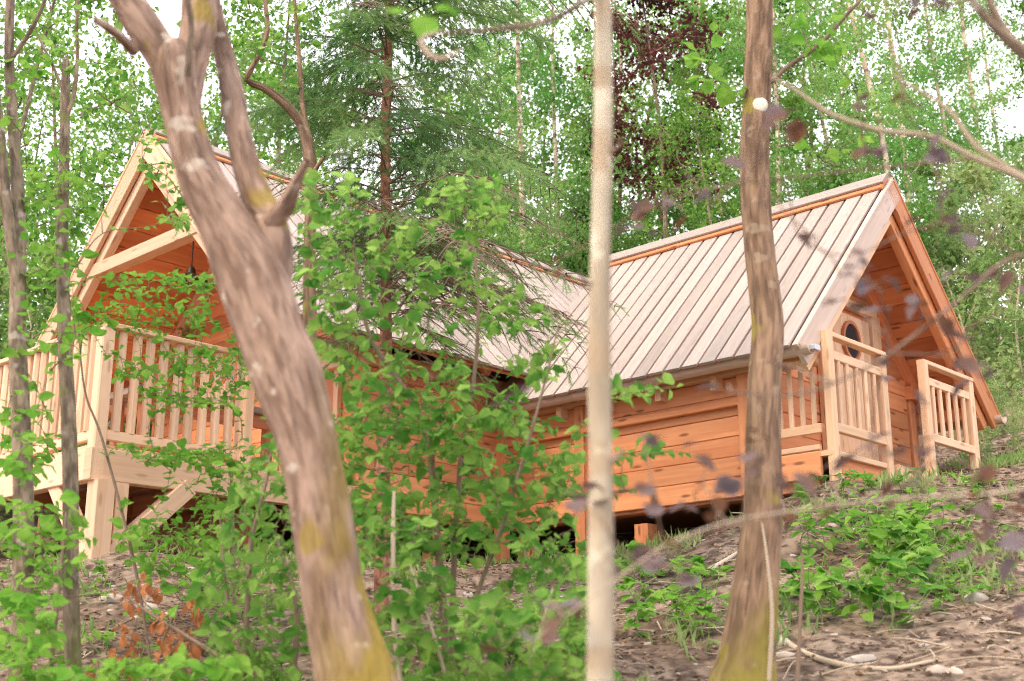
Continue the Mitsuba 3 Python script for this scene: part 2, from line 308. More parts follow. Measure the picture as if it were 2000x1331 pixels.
put(DO, 'window_ring', mikit.ply((ring.vertices, ring.faces), 'wood_red', uv=U(ring.vertices[:, :2])))
bm('opening_post', (13.50, 6.66, 1.95), (13.50, 6.66, 3.30), .11, .11, 'wood_orange', up=(0, 1, 0)); bm('opening_header', (13.4, 6.60, 3.36), (13.95, 6.60, 3.36), .1, .15, 'wood_orange')
bm('opening_post', (13.62, 6.68, 1.95), (13.62, 6.68, 3.28), .08, .08, 'wood_red', up=(0, 1, 0))
# balcony of the right wing
bm('balcony_floor', (10.28, 6.25, 2.16), (13.75, 6.25, 2.16), .85, .05, 'wood_pale'); bm('balcony_skirt', (10.34, 5.885, 2.04), (11.28, 5.885, 2.04), .04, .24, 'wood_orange')
bm('balcony_skirt', (10.29, 5.95, 2.06), (10.29, 6.6, 2.06), .04, .24, 'wood_orange'); bm('balcony_skirt', (10.29, 5.95, 2.22), (10.29, 6.6, 2.22), .045, .05, 'wood_pale')
bm('step_board', (11.42, 5.80, 2.06), (12.1, 5.80, 2.02), .05, .26, 'wood_pale')
def railing(p0, p1, z_top, z_low, nbal, m, post0=None, post1=None, pw=.09, bw=.045, cap=.09, upper=True, label=None, zb=None, bev=.045):
    """A rail run between local (a, b) points, with its posts (z from, to), cap, upper and lower rail and balusters."""
    Rk = put(CAB, 'railing', None); del scene[Rk]
    if label: tag(Rk, label)
    d = nrm(U([p1[0] - p0[0], p1[1] - p0[1], 0]))
    for p, z in ((p0, post0), (p1, post1)):
        if z: beam(Rk, 'post', (p[0], p[1], z[0]), (p[0], p[1], z[1]), pw, pw, m, up=tuple(d), ch=.012)
    q0, q1 = U([*p0, 0.0]) + d * pw / 2, U([*p1, 0.0]) - d * pw / 2
    beam(Rk, 'cap_rail', U([*p0, z_top]) - d * .04, U([*p1, z_top]) + d * .05, cap, .045, m)
    if upper: beam(Rk, 'upper_rail', q0 + UP * (z_top - .19), q1 + UP * (z_top - .19), .05, .085, m)
    beam(Rk, 'lower_rail', q0 + UP * z_low, q1 + UP * z_low, .06, .085, m)
    for q in range(nbal):
        c = q0 + (q1 - q0) * (q + .7) / (nbal + .4)
        ln = wrng.uniform(-.01, .01)
        beam(Rk, 'baluster', c + UP * (z_low + .04), c + d * ln + UP * ((z_top - .23) if upper else (z_top - .025)), bw, bw, m, up=tuple(d), ch=bw * .28)
    return Rk
railing((10.33, 5.84), (11.33, 5.84), 3.27, 2.40, 5, 'wood_pale', (1.9, 3.30), (2.0, 3.24), label='short front railing left of the steps on the right balcony')
railing((12.23, 5.84), (13.28, 5.84), 3.36, 2.58, 5, 'wood_pale', (2.1, 3.38), (2.3, 3.33), label='short front railing right of the steps on the right balcony')
railing((10.33, 6.62), (10.33, 5.89), 3.23, 2.40, 5, 'wood_pale', None, None, label='side railing of the right balcony')

# deck of the left wing
D0, DB, DE = 5.42, 10.05, 13.85
for q in range(13): bm('deck_board', (D0 + .08 + q * .215, DB, 2.10), (D0 + .08 + q * .215, DE, 2.10), .2, .04, 'wood_pale')
bm('deck_beam', (D0 - .07, DB, 1.94), (8.3, DB, 1.94), .12, .27, 'wood_pale'); bm('deck_beam', (D0, DB + .06, 1.94), (D0, DE, 1.94), .12, .27, 'wood_pale')
bm('deck_beam', (D0, 11.9, 1.90), (8.3, 11.9, 1.90), .12, .2, 'wood_red'); bm('deck_beam', (6.9, DB, 1.90), (6.9, DE, 1.90), .12, .2, 'wood_red')
for b in (10.02, 13.7):
    p = W(5.53, b, 0); g = gz(p[0], p[1])
    bm('support_post', (5.48, b, g - .3), (5.48, b, 1.80), .17, .17, 'wood_pale', up=(0, 1, 0)); bm('support_post', (5.66, b + .02, g - .3), (5.66, b + .02, 1.80), .12, .12, 'wood_pale', up=(0, 1, 0))
bm('knee_brace', (5.60, 10.03, 1.17), (6.32, 10.03, 1.84), .14, .16, 'wood_pale', up=(-.6, 0, .8)); bm('knee_brace', (5.45, 10.10, 1.17), (5.45, 10.72, 1.84), .13, .15, 'wood_pale', up=(0, -.6, .8))
bm('knee_brace', (5.45, 13.6, 1.17), (5.45, 13.0, 1.84), .13, .15, 'wood_pale', up=(0, .6, .8))
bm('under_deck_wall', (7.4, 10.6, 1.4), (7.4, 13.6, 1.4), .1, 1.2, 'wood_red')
RL = railing((D0, DB), (6.88, DB), 3.16, 2.20, 9, 'wood_pale', (1.80, 3.14), (2.1, 4.25), pw=.12, bw=.075, cap=.15, upper=False, label='deck railing on the side facing the L')
railing((D0, DB), (D0, DE), 3.16, 2.20, 24, 'wood_pale', None, (1.8, 3.14), pw=.12, bw=.085, cap=.15, upper=False, label='long front railing of the left deck')
bm('porch_post', (6.88, 13.8, 2.1), (6.88, 13.8, 3.4), .13, .13, 'wood_pale', up=(0, 1, 0)); bm('porch_post', (6.88, 10.0, 2.1), (6.88, 10.0, 3.33), .10, .10, 'wood_pale', up=(0, 1, 0))
bm('collar_tie', (6.80, 10.6, 4.66), (6.80, 13.27, 4.66), .14, .15, 'wood_pale'); bm('collar_tie', (8.22, 10.2, 3.42), (8.22, 13.6, 3.42), .14, .16, 'wood_pale')
bm('gable_brace', (8.23, 11.2, 3.45), (8.23, 11.93, 4.4), .1, .12, 'wood_pale', up=(0, -1, .7)); bm('gable_post', (8.22, 11.93, 3.4), (8.22, 11.93, 5.7), .12, .12, 'wood_pale', up=(0, 1, 0))
# deck door with panes
DD = put(CAB, 'door', None); del scene[DD]; tag(DD, 'wooden deck door of the left wing')
for q in range(5): beam(DD, 'plank', (8.25, 10.5 + q * .18, 2.14), (8.25, 10.5 + q * .18, 3.3), .04, .175, 'wood_orange', up=(0, 1, 0))
for b in (10.36, 11.36): beam(DD, 'frame', (8.24, b, 2.12), (8.24, b, 3.36), .06, .08, 'wood_pale', up=(0, 1, 0))
# flue pipe through the left roof
def lathe(prof, n=24):
    an = np.linspace(0, 2 * math.pi, n + 1)[:-1]; V = U([(r * math.cos(t), r * math.sin(t), z) for r, z in prof for t in an]); F = []
    for q in range(len(prof) - 1):
        for r in range(n): F.append((q * n + r, q * n + (r + 1) % n, (q + 1) * n + (r + 1) % n, (q + 1) * n + r))
    return V, U(F)
V, F = lathe([(0, -1.2), (.085, -1.2), (.085, .40), (.1, .40), (.1, .43), (.085, .43), (.085, .56), (.14, .57), (.14, .60), (.02, .68), (0, .68)])
pf = W(9.28, 11.75, 5.92)
put(CAB, 'flue_pipe', mikit.ply((V + pf, F), 'steel', smooth=40)); tag('timber_cabin__flue_pipe', 'shiny steel flue pipe above the left roof')

# pendant lamp in the porch, table on the deck
LM = thing('pendant_lamp', 'dark metal pendant lamp hanging under the left porch roof', 'lamp')
pl = W(7.38, 11.93, 4.50)
V, F = lathe([(0, .13), (.03, .13), (.045, .10), (.055, .05), (.09, .03), (.17, -.01), (.185, -.03), (.18, -.035), (.08, .015), (0, .03)]); put(LM, 'shade', mikit.ply((V + pl, F), 'iron', smooth=40))
V, F = lathe([(0, .12), (.008, .12), (.008, 1.24), (0, 1.24)], 8); put(LM, 'cord', mikit.ply((V + pl, F), 'iron'))
V, F = lathe([(0, -.05), (.03, -.04), (.04, -.01), (.025, .03), (0, .035)], 14); put(LM, 'bulb', mikit.ply((V + pl, F), 'steel', smooth=True))
TB = thing('deck_table', 'grey-topped wooden table on the left deck behind the railing', 'table')
for q in range(4): beam(TB, 'top_board', (6.05, 10.62 + q * .19, 2.80), (7.75, 10.62 + q * .19, 2.80), .18, .06, 'grey_wood')
for a in (6.2, 7.6):
    for b in (10.66, 11.14): beam(TB, 'leg', (a, b, 2.12), (a, b, 2.77), .09, .09, 'wood_red', up=(0, 1, 0))
beam(TB, 'apron', (6.2, 10.62, 2.70), (7.6, 10.62, 2.70), .04, .13, 'wood_red'); beam(TB, 'shelf', (6.2, 10.9, 2.3), (7.6, 10.9, 2.3), .42, .05, 'wood_orange')
# ------------------------------------------------------------------ plants: tubes, leaves, growth
def spline(pts, step):
    pts = U(pts, dtype=float)
    if len(pts) < 3: pts = np.vstack([pts[0], (pts[0] + pts[-1]) / 2, pts[-1]]) if pts.shape[0] == 2 else pts
    P = np.vstack([2 * pts[0] - pts[1], pts, 2 * pts[-1] - pts[-2]]); out = []
    for q in range(1, len(P) - 2):
        m = max(2, int(np.linalg.norm((P[q + 1] - P[q])[:3]) / step)); t = np.linspace(0, 1, m, endpoint=False)[:, None]
        out.append(.5 * (2 * P[q] + (P[q + 1] - P[q - 1]) * t + (2 * P[q - 1] - 5 * P[q] + 4 * P[q + 1] - P[q + 2]) * t**2 + (3 * P[q] - P[q - 1] - 3 * P[q + 1] + P[q + 2]) * t**3))
    return np.vstack(out + [pts[-1:]])
def tube(path, rad, n=8, bump=0.0, seed=0, step=None):
    """path (k,3), rad (k): swept tube with uv in metres."""
    path = U(path, dtype=float); rad = np.broadcast_to(U(rad, dtype=float), len(path))
    if step: q = spline(np.c_[path, rad], step); path, rad = q[:, :3], np.maximum(q[:, 3], .0005)
    k = len(path); t = nrm(np.gradient(path, axis=0))
    ref = U([.31, .95, .07]); x = nrm(np.cross(t, ref)); x = nrm(x - t * (x * t).sum(1, keepdims=True)); y = np.cross(t, x)
    an = np.linspace(0, 2 * math.pi, n + 1)
    c = np.cos(an)[None, :, None] * x[:, None] + np.sin(an)[None, :, None] * y[:, None]
    R = rad[:, None] * np.ones(n + 1)
    if bump:
        pp = (path[:, None] + c * rad[:, None, None]).reshape(-1, 3)
        nz = (meshkit.fbm(pp * U([9, 9, 3.5]), 3, seed) - .5).reshape(k, n + 1) * 2; nz[:, -1] = nz[:, 0]; R = R * (1 + bump * nz)
    V = (path[:, None] + c * R[..., None]).reshape(-1, 3)
    L = np.r_[0, np.cumsum(np.linalg.norm(np.diff(path, axis=0), axis=1))]
    UV = np.stack([np.broadcast_to(an * rad.mean(), (k, n + 1)), np.broadcast_to(L[:, None], (k, n + 1))], -1).reshape(-1, 2)
    i, j = np.meshgrid(np.arange(k - 1), np.arange(n), indexing='ij'); a = (i * (n + 1) + j).ravel()
    F = np.vstack([np.c_[a, a + 1, a + n + 2], np.c_[a, a + n + 2, a + n + 1]])
    return V, F, UV
def join(ms):
    V, F, Q, o = [], [], [], 0
    for m in ms:
        V.append(m[0]); F.append(U(m[1]) + o); o += len(m[0])
        if len(m) > 2: Q.append(m[2])
    return np.vstack(V), np.vstack(F), (np.vstack(Q) if Q else None)
def trunk(parent, name, pts, bsdf, n=20, bump=.06, step=.06, seed=1):
    """pts: rows (px, py, depth, width in pixels)."""
    path = U([at(p[0], p[1], p[2]) for p in pts]); rad = U([p[3] / 2 / FPX * p[2] for p in pts])
    V, F, UV = tube(path, rad, n, bump, seed, step)
    return put(parent, name, mikit.ply((V, F), bsdf, smooth=True, uv=UV))

def leaf_template(ts, ws, fold=.22, droop=.18):
    """A folded, drooping leaf of length 1 along +x; ts, ws: stations and half widths."""
    z = lambda t: -droop * t * t
    V = [(t, 0, z(t)) for t in (0, *ts, 1)]; m = len(V)
    V += [(t - .03, w, z(t) + fold * w) for t, w in zip(ts, ws)] + [(t - .03, -w, z(t) + fold * w) for t, w in zip(ts, ws)]
    k = len(ts); F = []
    for s_, o in ((1, m), (-1, m + k)):
        rows = [(0, 1, o)] + [r for q in range(k - 1) for r in ((q + 1, q + 2, o + q + 1), (q + 1, o + q + 1, o + q))] + [(k, k + 1, o + k - 1)]
        F += rows if s_ < 0 else [r[::-1] for r in rows]
    return U(V, dtype=float), U(F)
LEAF_ROUND = leaf_template((.14, .32, .54, .74, .90), (.25, .40, .42, .30, .13))
LEAF_ROUND_S = leaf_template((.25, .62), (.36, .37))
LEAF_LONG = leaf_template((.18, .42, .66, .86), (.15, .24, .21, .10), droop=.3)
LEAF_LONG_S = leaf_template((.3, .65), (.2, .2), droop=.3)
LEAF_VAR = {}
def variants(tpl):
    if id(tpl) not in LEAF_VAR:
        V, F = tpl; k = len(V)
        def bend(dz, tw, wd):
            q = V.copy(); q[:, 1] *= wd; q[:, 2] += dz * q[:, 0] ** 2 + tw * q[:, 0] * q[:, 1] + .05 * np.sin(q[:, 0] * 9 + q[:, 1] * 7); return q, F
        LEAF_VAR[id(tpl)] = [tpl, bend(-.25, .5, .9), bend(.16, -.6, 1.08), bend(-.45, .2, .8)]
    return LEAF_VAR[id(tpl)]
LEAF_QUAD = (U([(0, 0, 0), (.5, .36, .1), (1, 0, -.08), (.5, -.36, .1)]), U([(0, 2, 1), (0, 3, 2)]))
def frames(d, nz):
    x = nrm(d); z = nrm(nz - x * (nz * x).sum(1, keepdims=True)); return x, np.cross(z, x), z
def leaf_mesh(tpl, pos, d, nz, size):
    x, y, z = frames(d, nz); V, F = tpl
    out = pos[:, None] + size[:, None, None] * (V[None, :, 0:1] * x[:, None] + V[None, :, 1:2] * y[:, None] + V[None, :, 2:3] * z[:, None])
    return out.reshape(-1, 3), (F[None] + (np.arange(len(pos)) * len(V))[:, None, None]).reshape(-1, 3)
LEAF_PLY = {}
def leaf_parts(parent, name, tpl, tpl_key, bsdf, pos, d, nz, size):
    x, y, z = frames(d, nz)
    for q in range(len(pos)):
        M = np.eye(4); M[:3, 0], M[:3, 1], M[:3, 2], M[:3, 3] = x[q] * size[q], y[q] * size[q], z[q] * size[q], pos[q]
        v = (q * 7 + q // 3) % 4; k = (tpl_key, bsdf, v)
        if k not in LEAF_PLY: LEAF_PLY[k] = mikit.ply(variants(tpl)[v], bsdf)
        put(parent, name, {**LEAF_PLY[k], 'to_world': T4(M)})
def foliate(parent, pos, d, nz, size, bsdf, tpl=LEAF_ROUND, small=LEAF_ROUND_S, key='round', most=300, least=8.5, name='leaf', rest='foliage', label=None):
    """The leaves that show largest become parts, the others one stuff part."""
    px, py, Y = pix(pos + d * size[:, None] * .5); L = np.where(Y > .3, size * FPX / np.maximum(Y, .3), 0)
    inside = (px > -15) & (px < 2015) & (py > -15) & (py < 1346)
    order = np.argsort(-np.where(inside & (L >= least), L, 0)); cnt = int(min(most, (inside & (L >= least)).sum()))
    big, oth = order[:cnt], order[cnt:]
    leaf_parts(parent, name, tpl, key, bsdf, pos[big], d[big], nz[big], size[big])
    if len(oth):
        V, F, _ = join([leaf_mesh(variants(small)[v], *(x[oth[v::4]] for x in (pos, d, nz, size))) for v in range(4) if len(oth[v::4])])
        k = put(parent, rest, mikit.ply((V, F), bsdf)); tag(k, label, kind='stuff')
def in_poly(poly, m, rng):
    from shapely.geometry import Polygon, Point
    P = Polygon(poly); x0, y0, x1, y1 = P.bounds; out = []
    while len(out) < m:
        p = (rng.uniform(x0, x1), rng.uniform(y0, y1))
        if P.contains(Point(p)): out.append(p)
    return out
def grow(stems, targets, rng, up_pen=1.5, sag=.08, min_r=.0022, wob=.05, root=None):
    """Twigs from the stems (lists of points) to the targets, each from the nearest wood below it. Returns twig paths."""
    nodes = np.vstack([spline(s_, .08) for s_ in stems]); twigs = []
    c = U(root if root is not None else stems[0][0])
    for t in sorted(targets, key=lambda t: np.linalg.norm(t - c)):
        v = t - nodes; dist = np.linalg.norm(v, axis=1) + up_pen * np.maximum(0, -v[:, 2] + .02)
        a = nodes[np.argmin(dist)]; L = np.linalg.norm(t - a)
        if L < .04: continue
        m1 = a + (t - a) * .35 + rng.normal(0, wob * L, 3) + UP * sag * L; m2 = a + (t - a) * .7 + rng.normal(0, wob * L, 3) + UP * sag * L * .8
        p = spline([a, m1, m2, t], max(.05, L / 10)); twigs.append(p); nodes = np.vstack([nodes, p[2:]])
    return twigs
def twig_leaves(twigs, rng, size, gap, span=.55, face=(0, -.35, 1.0), jit=.55, droop=.25, out=.9, minspan=.25):
    """Alternate leaves along the outer part of each twig."""
    pos, d, nz, sz = [], [], [], []
    for p in twigs:
        L = np.r_[0, np.cumsum(np.linalg.norm(np.diff(p, axis=0), axis=1))]; s0 = max(0, L[-1] - max(minspan, span * L[-1])); sgn = 1
        t_all = np.arange(s0 + rng.uniform(0, gap), L[-1], gap)
        for t in list(t_all) + [L[-1]]:
            q = U([np.interp(t, L, p[:, k]) for k in range(3)]); k = min(len(p) - 2, max(0, np.searchsorted(L, t) - 1)); ax = nrm(p[k + 1] - p[k])
            side = nrm(np.cross(ax, UP) + 1e-6) * sgn; sgn = -sgn
            dd = nrm(ax * .55 + side * (out if t < L[-1] else .1) + rng.normal(0, .3, 3) - UP * droop)
            pos.append(q + rng.normal(0, .006, 3)); d.append(dd); nz.append(nrm(U(face) + rng.normal(0, jit, 3))); sz.append(size * rng.choice([rng.uniform(.4, .8), rng.uniform(.75, 1.3)]))
    return U(pos), U(d), U(nz), U(sz)
def twig_mesh(twigs, r0=.004, r1=.0012, n=4):
    return join([tube(p, np.linspace(r0 if np.linalg.norm(p[-1] - p[0]) > .25 else r0 * .6, r1, len(p)), n) for p in twigs])
def twigs_part(parent, twigs, bsdf='twig', r0=.004, name='twigs'):
    V, F, UV = twig_mesh(twigs, r0); k = put(parent, name, mikit.ply((V, F), bsdf, smooth=True, uv=UV)); tag(k, kind='stuff'); return k
def hit(px, py):
    """Where the pixel's ray meets the slope."""
    r = nrm(at(px, py, 1.0)); t = np.linspace(3.5, 45, 420); P = r[None] * t[:, None]; below = P[:, 2] < ground(P[:, :2])
    return P[np.argmax(below)] if below.any() else None

R = np.random.default_rng
# ---- the trees in front
A = thing('leaning_tree', 'big grey-brown forked tree leaning left, mossy near its foot, in front of the cabin', 'tree')
d = 4.5
trunk(A, 'trunk', [(800, 1760, 4.5, 260), (775, 1560, 4.5, 230), (716, 1420, d, 170), (690, 1310, d, 142), (655, 1180, d, 121), (633, 1040, d, 117), (602, 870, d, 116), (566, 750, d, 134), (526, 645, d, 134), (490, 540, d, 136), (440, 440, d, 108), (392, 350, d, 92), (363, 250, d, 80), (349, 180, d, 86), (338, 115, d, 100), (334, 88, d, 60)], 'bark_alder', 40, .06, .03)
trunk(A, 'limb', [(350, 190, d, 60), (318, 112, d - .02, 72), (278, 48, d - .03, 74), (238, -20, d - .03, 68), (140, -210, d - .1, 62), (40, -420, d - .2, 50), (-80, -700, d - .3, 30)], 'bark_alder', 26, .05, .04, 2)
trunk(A, 'limb', [(358, 215, d, 66), (372, 130, d + .03, 70), (388, 50, d + .06, 76), (394, -30, d + .1, 74), (430, -220, d + .2, 64), (480, -500, d + .35, 46), (520, -800, d + .5, 24)], 'bark_alder', 26, .05, .04, 3)
trunk(A, 'limb', [(520, 590, d, 90), (534, 505, d + .03, 78), (530, 440, d + .06, 66), (505, 392, d + .09, 62), (480, 320, d + .12, 57), (463, 245, d + .16, 51), (453, 175, d + .2, 49), (437, 105, d + .23, 42), (421, 40, d + .27, 40), (404, -50, d + .32, 40), (380, -300, d + .6, 34), (360, -620, d + .9, 16)], 'bark_alder', 22, .06, .04, 4)
trunk(A, 'branch', [(366, 150, d - .12, 16), (370, 110, d - .16, 14), (374, 50, d - .2, 13), (366, 0, d - .22, 12), (352, -70, d - .25, 10), (330, -200, d - .3, 5)], 'bark_lichen', 10, .06, .03)
trunk(A, 'broken_branch', [(262, 100, d - .05, 26), (240, 78, d - .12, 22), (212, 55, d - .18, 19), (184, 38, d - .22, 15)], 'bark_alder', 10, .08, .03)
trunk(A, 'broken_branch', [(530, 440, d + .02, 44), (556, 405, d - .02, 40), (570, 376, d - .05, 30), (584, 345, d - .08, 20), (600, 314, d - .12, 15)], 'bark_alder', 12, .08, .03)
B = thing('pale_pole_tree', 'slim pale straight young trunk in front of the right wing, nearest to the viewer', 'tree')
trunk(B, 'trunk', [(1160, 2400, 3.2, 66), (1168, 1560, 3.2, 56), (1172, 1331, 3.2, 50), (1174, 1000, 3.2, 47), (1170, 700, 3.2, 44), (1174, 450, 3.2, 41), (1178, 200, 3.2, 38), (1178, -20, 3.2, 36), (1180, -400, 3.25, 30), (1186, -800, 3.3, 20)], 'bark_pole', 18, .085, .03)
for y_, s_ in ((300, 1), (560, -1), (905, 1)): trunk(B, 'twig_stub', [(1174, y_ + 6, 3.2, 12), (1174 + 30 * s_, y_ - 10, 3.18, 9), (1174 + 44 * s_, y_ - 30, 3.16, 5)], 'bark_lichen', 8, .05, .01)
trunk(B, 'branch', [(1178, -40, 3.2, 16), (1130, 10, 3.1, 13), (1060, 44, 3.05, 12), (960, 58, 3.02, 11), (890, 64, 3.0, 8), (850, 66, 3.0, 6)], 'bark_lichen', 8, .05, .03)
trunk(B, 'branch', [(880, 64, 3.0, 7), (845, 66, 3.0, 8), (822, 80, 3.0, 12), (836, 105, 3.0, 13), (862, 116, 3.0, 11), (898, 100, 3.0, 5)], 'twig_pale', 8, .05, .015)
foliate(B, U([at(812, 70, 3.0), at(850, 20, 3.0), at(790, 30, 3.05)]), U([(.4, .1, .5), (.7, 0, .25), (-.6, 0, .2)]), U([(.5, -.5, .6), (0, -.7, .6), (.1, -.5, .8)]), U([.085, .06, .05]), 'leaf_bright', key='roundb')
C = thing('brown_tree', 'upright brown trunk with a white scar, flared mossy foot, before the right gable', 'tree')
trunk(C, 'trunk', [(1430, 1500, 7, 190), (1438, 1420, 7, 160), (1451, 1335, 7, 122), (1464, 1250, 7, 98), (1476, 1140, 7, 86), (1487, 1040, 7, 76), (1491, 970, 7, 72), (1490, 860, 7, 68), (1494, 740, 7, 64), (1500, 640, 7, 62), (1492, 560, 7, 61), (1480, 450, 7, 60), (1474, 320, 7, 60), (1478, 200, 7, 58), (1483, 80, 7, 56), (1484, -40, 7, 54), (1490, -300, 7, 46), (1500, -700, 7.1, 26)], 'bark_brown', 26, .05, .05, 6)
sc = trimesh.creation.icosphere(2, 1.0); sc.apply_scale([.043, .012, .047]); sc.apply_translation(at(1485, 205, 6.925)); put(C, 'scar', mikit.ply(sc, 'scar_white', smooth=True))
plain('scar_white', (.62, .60, .50), .9)
trunk(C, 'branch', [(1494, 170, 7, 14), (1540, 130, 6.9, 11), (1600, 88, 6.85, 9), (1660, 22, 6.8, 8), (1740, -60, 6.8, 6)], 'bark_lichen', 8, .05, .04)
rg = R(31)
tg = [at(x, y, rg.uniform(6.2, 7.6)) for x, y in in_poly([(1505, 60), (1640, 40), (1640, 130), (1560, 160), (1510, 150)], 9, rg) + in_poly([(1330, 60), (1420, 40), (1440, 200), (1350, 230)], 10, rg) + [(1690, 270), (1640, 290), (1560, 10), (1620, -40)]]
tw = grow([[at(1480, 300, 7), at(1482, 0, 7), at(1484, -60, 7)], [at(1494, 170, 7), at(1600, 88, 6.85), at(1740, -60, 6.8)]], tg, rg)
twigs_part(C, tw); foliate(C, *twig_leaves(tw, rg, .10, .07), 'leaf_bright', key='roundb', most=120)

def side_tree(name, label, stems, bsdf, group=None):
    t = thing(name, label, 'tree', group)
    for q, st in enumerate(stems): trunk(t, 'trunk' if q == 0 else 'stem', st, bsdf, 14, .07, .05, q + 11)
    return t
E1 = side_tree('twin_stemmed_tree', 'greenish twin-stemmed tree at the left edge before the deck', [
    [(30, 1420, 7.4, 48), (42, 1250, 7.4, 42), (46, 1050, 7.4, 39), (44, 900, 7.4, 38), (38, 760, 7.4, 36), (34, 640, 7.4, 34), (36, 500, 7.4, 31), (34, 360, 7.4, 26), (24, 230, 7.4, 22), (18, 100, 7.4, 20), (22, -40, 7.4, 18), (40, -300, 7.5, 12)],
    [(38, 600, 7.4, 22), (22, 470, 7.35, 24), (8, 360, 7.3, 22), (-2, 240, 7.3, 20), (-20, 80, 7.3, 16), (-40, -150, 7.3, 10)],
    [(20, 120, 7.4, 9), (60, 60, 7.3, 9), (95, -20, 7.2, 7), (130, -150, 7.2, 4)]], 'bark_lichen')
E2 = side_tree('broken_topped_tree', 'slim mottled trunk with broken top left of the gable', [
    [(146, 1420, 7.7, 34), (142, 1290, 7.7, 31), (138, 1100, 7.7, 30), (138, 950, 7.7, 30), (134, 820, 7.7, 29), (128, 700, 7.7, 28), (123, 560, 7.7, 25), (122, 440, 7.7, 23), (125, 330, 7.7, 22), (127, 220, 7.7, 20), (128, 160, 7.7, 19), (129, 118, 7.7, 15)],
    [(126, 235, 7.7, 9), (143, 190, 7.68, 9), (151, 120, 7.66, 8), (150, 40, 7.65, 7), (156, -60, 7.65, 4)],
    [(122, 175, 7.7, 7), (104, 130, 7.7, 6), (84, 90, 7.7, 5), (66, 50, 7.7, 3)]], 'bark_lichen')
E3 = side_tree('crooked_tree', 'thin crooked brown tree standing behind the big forked trunk', [
    [(600, 1130, 8.6, 34), (604, 900, 8.6, 30), (606, 700, 8.6, 28), (604, 520, 8.6, 25), (607, 400, 8.6, 24), (603, 300, 8.6, 25), (588, 242, 8.6, 23), (552, 200, 8.5, 19), (515, 172, 8.4, 16), (482, 156, 8.3, 13), (505, 110, 8.3, 11), (522, 60, 8.3, 10), (516, -10, 8.3, 9), (505, -120, 8.3, 5)],
    [(600, 262, 8.6, 13), (590, 200, 8.6, 10), (585, 120, 8.6, 9), (578, 40, 8.6, 8), (572, -60, 8.6, 5)],
    [(606, 350, 8.6, 10), (622, 322, 8.5, 9), (634, 306, 8.45, 6)]], 'bark_brown')
# leaves of the two left trees
rg = R(41)
tg = [at(x, y, rg.uniform(6.6, 8.2)) for x, y in in_poly([(0, 620), (120, 590), (200, 640), (130, 760), (100, 960), (0, 930)], 46, rg) + in_poly([(0, 260), (150, 300), (210, 400), (140, 560), (0, 620)], 44, rg) + in_poly([(0, 0), (160, 0), (150, 120), (0, 200)], 14, rg)]
tw = grow([[at(46, 1050, 7.4), at(36, 500, 7.4), at(20, 100, 7.4)]], tg, rg, up_pen=.6, sag=.1); twigs_part(E1, tw, r0=.005)
foliate(E1, *twig_leaves(tw, rg, .07, .045), 'leaf_bright', key='roundb')
tg = [at(x, y, rg.uniform(7.0, 8.4)) for x, y in in_poly([(60, 20), (420, 0), (400, 90), (300, 110), (180, 140), (60, 140)], 20, rg) + in_poly([(190, 120), (300, 130), (380, 230), (400, 420), (340, 470), (290, 400), (250, 240)], 64, rg) + in_poly([(90, 330), (200, 380), (180, 560), (90, 520)], 20, rg)]
tw = grow([[at(138, 900, 7.7), at(122, 440, 7.7), at(128, 130, 7.7)], [at(128, 130, 7.7), at(260, -60, 7.6), at(420, -100, 7.6)]], tg, rg, up_pen=.2, sag=.1); twigs_part(E2, tw, r0=.005)
foliate(E2, *twig_leaves(tw, rg, .065, .045), 'leaf_hazel', key='round')
rg = R(43)
tg = [at(x, y, rg.uniform(7.6, 9.0)) for x, y in in_poly([(480, 0), (640, 0), (600, 160), (500, 130)], 22, rg)]
tw = grow([[at(607, 400, 8.6), at(588, 242, 8.6), at(482, 156, 8.3), at(522, 60, 8.3), at(505, -120, 8.3)], [at(600, 262, 8.6), at(572, -60, 8.6)]], tg, rg); twigs_part(E3, tw)
foliate(E3, *twig_leaves(tw, rg, .07, .07), 'leaf_hazel', most=150)

# ---- saplings and shrubs between the viewer and the cabin
def shrub(name, label, cat, stems, regions, seed, size, gap, bsdf, tpl='round', depth=(6, 7), bark_='twig', sag=.06, face=(0, -.6, .8), span=.6, jit=.55, most=300, up_pen=1.2, droop=.3, rad=None, group=None):
    rg = R(seed); t = thing(name, label, cat, group)
    for q, st in enumerate(stems):
        path = U([at(*p[:3]) for p in st]); r = U([p[3] / 2 / FPX * p[2] for p in st])
        V, F, UV = tube(path, r, 8, .08, seed + q, .06); put(t, 'stem', mikit.ply((V, F), bark_, smooth=True, uv=UV))
    tg = [at(x, y, rg.uniform(*(dd or depth))) for poly, m, dd in regions for x, y in in_poly(poly, m, rg)]
    tw = grow([[at(*p[:3]) for p in st] for st in stems], tg, rg, up_pen, sag)
    twigs_part(t, tw, 'twig')
    L = twig_leaves(tw, rg, size, gap, span, face, jit, droop)
    a, b = (LEAF_ROUND, LEAF_ROUND_S) if tpl == 'round' else (LEAF_LONG, LEAF_LONG_S)
    foliate(t, *L, bsdf, a, b, tpl, most)
    return t
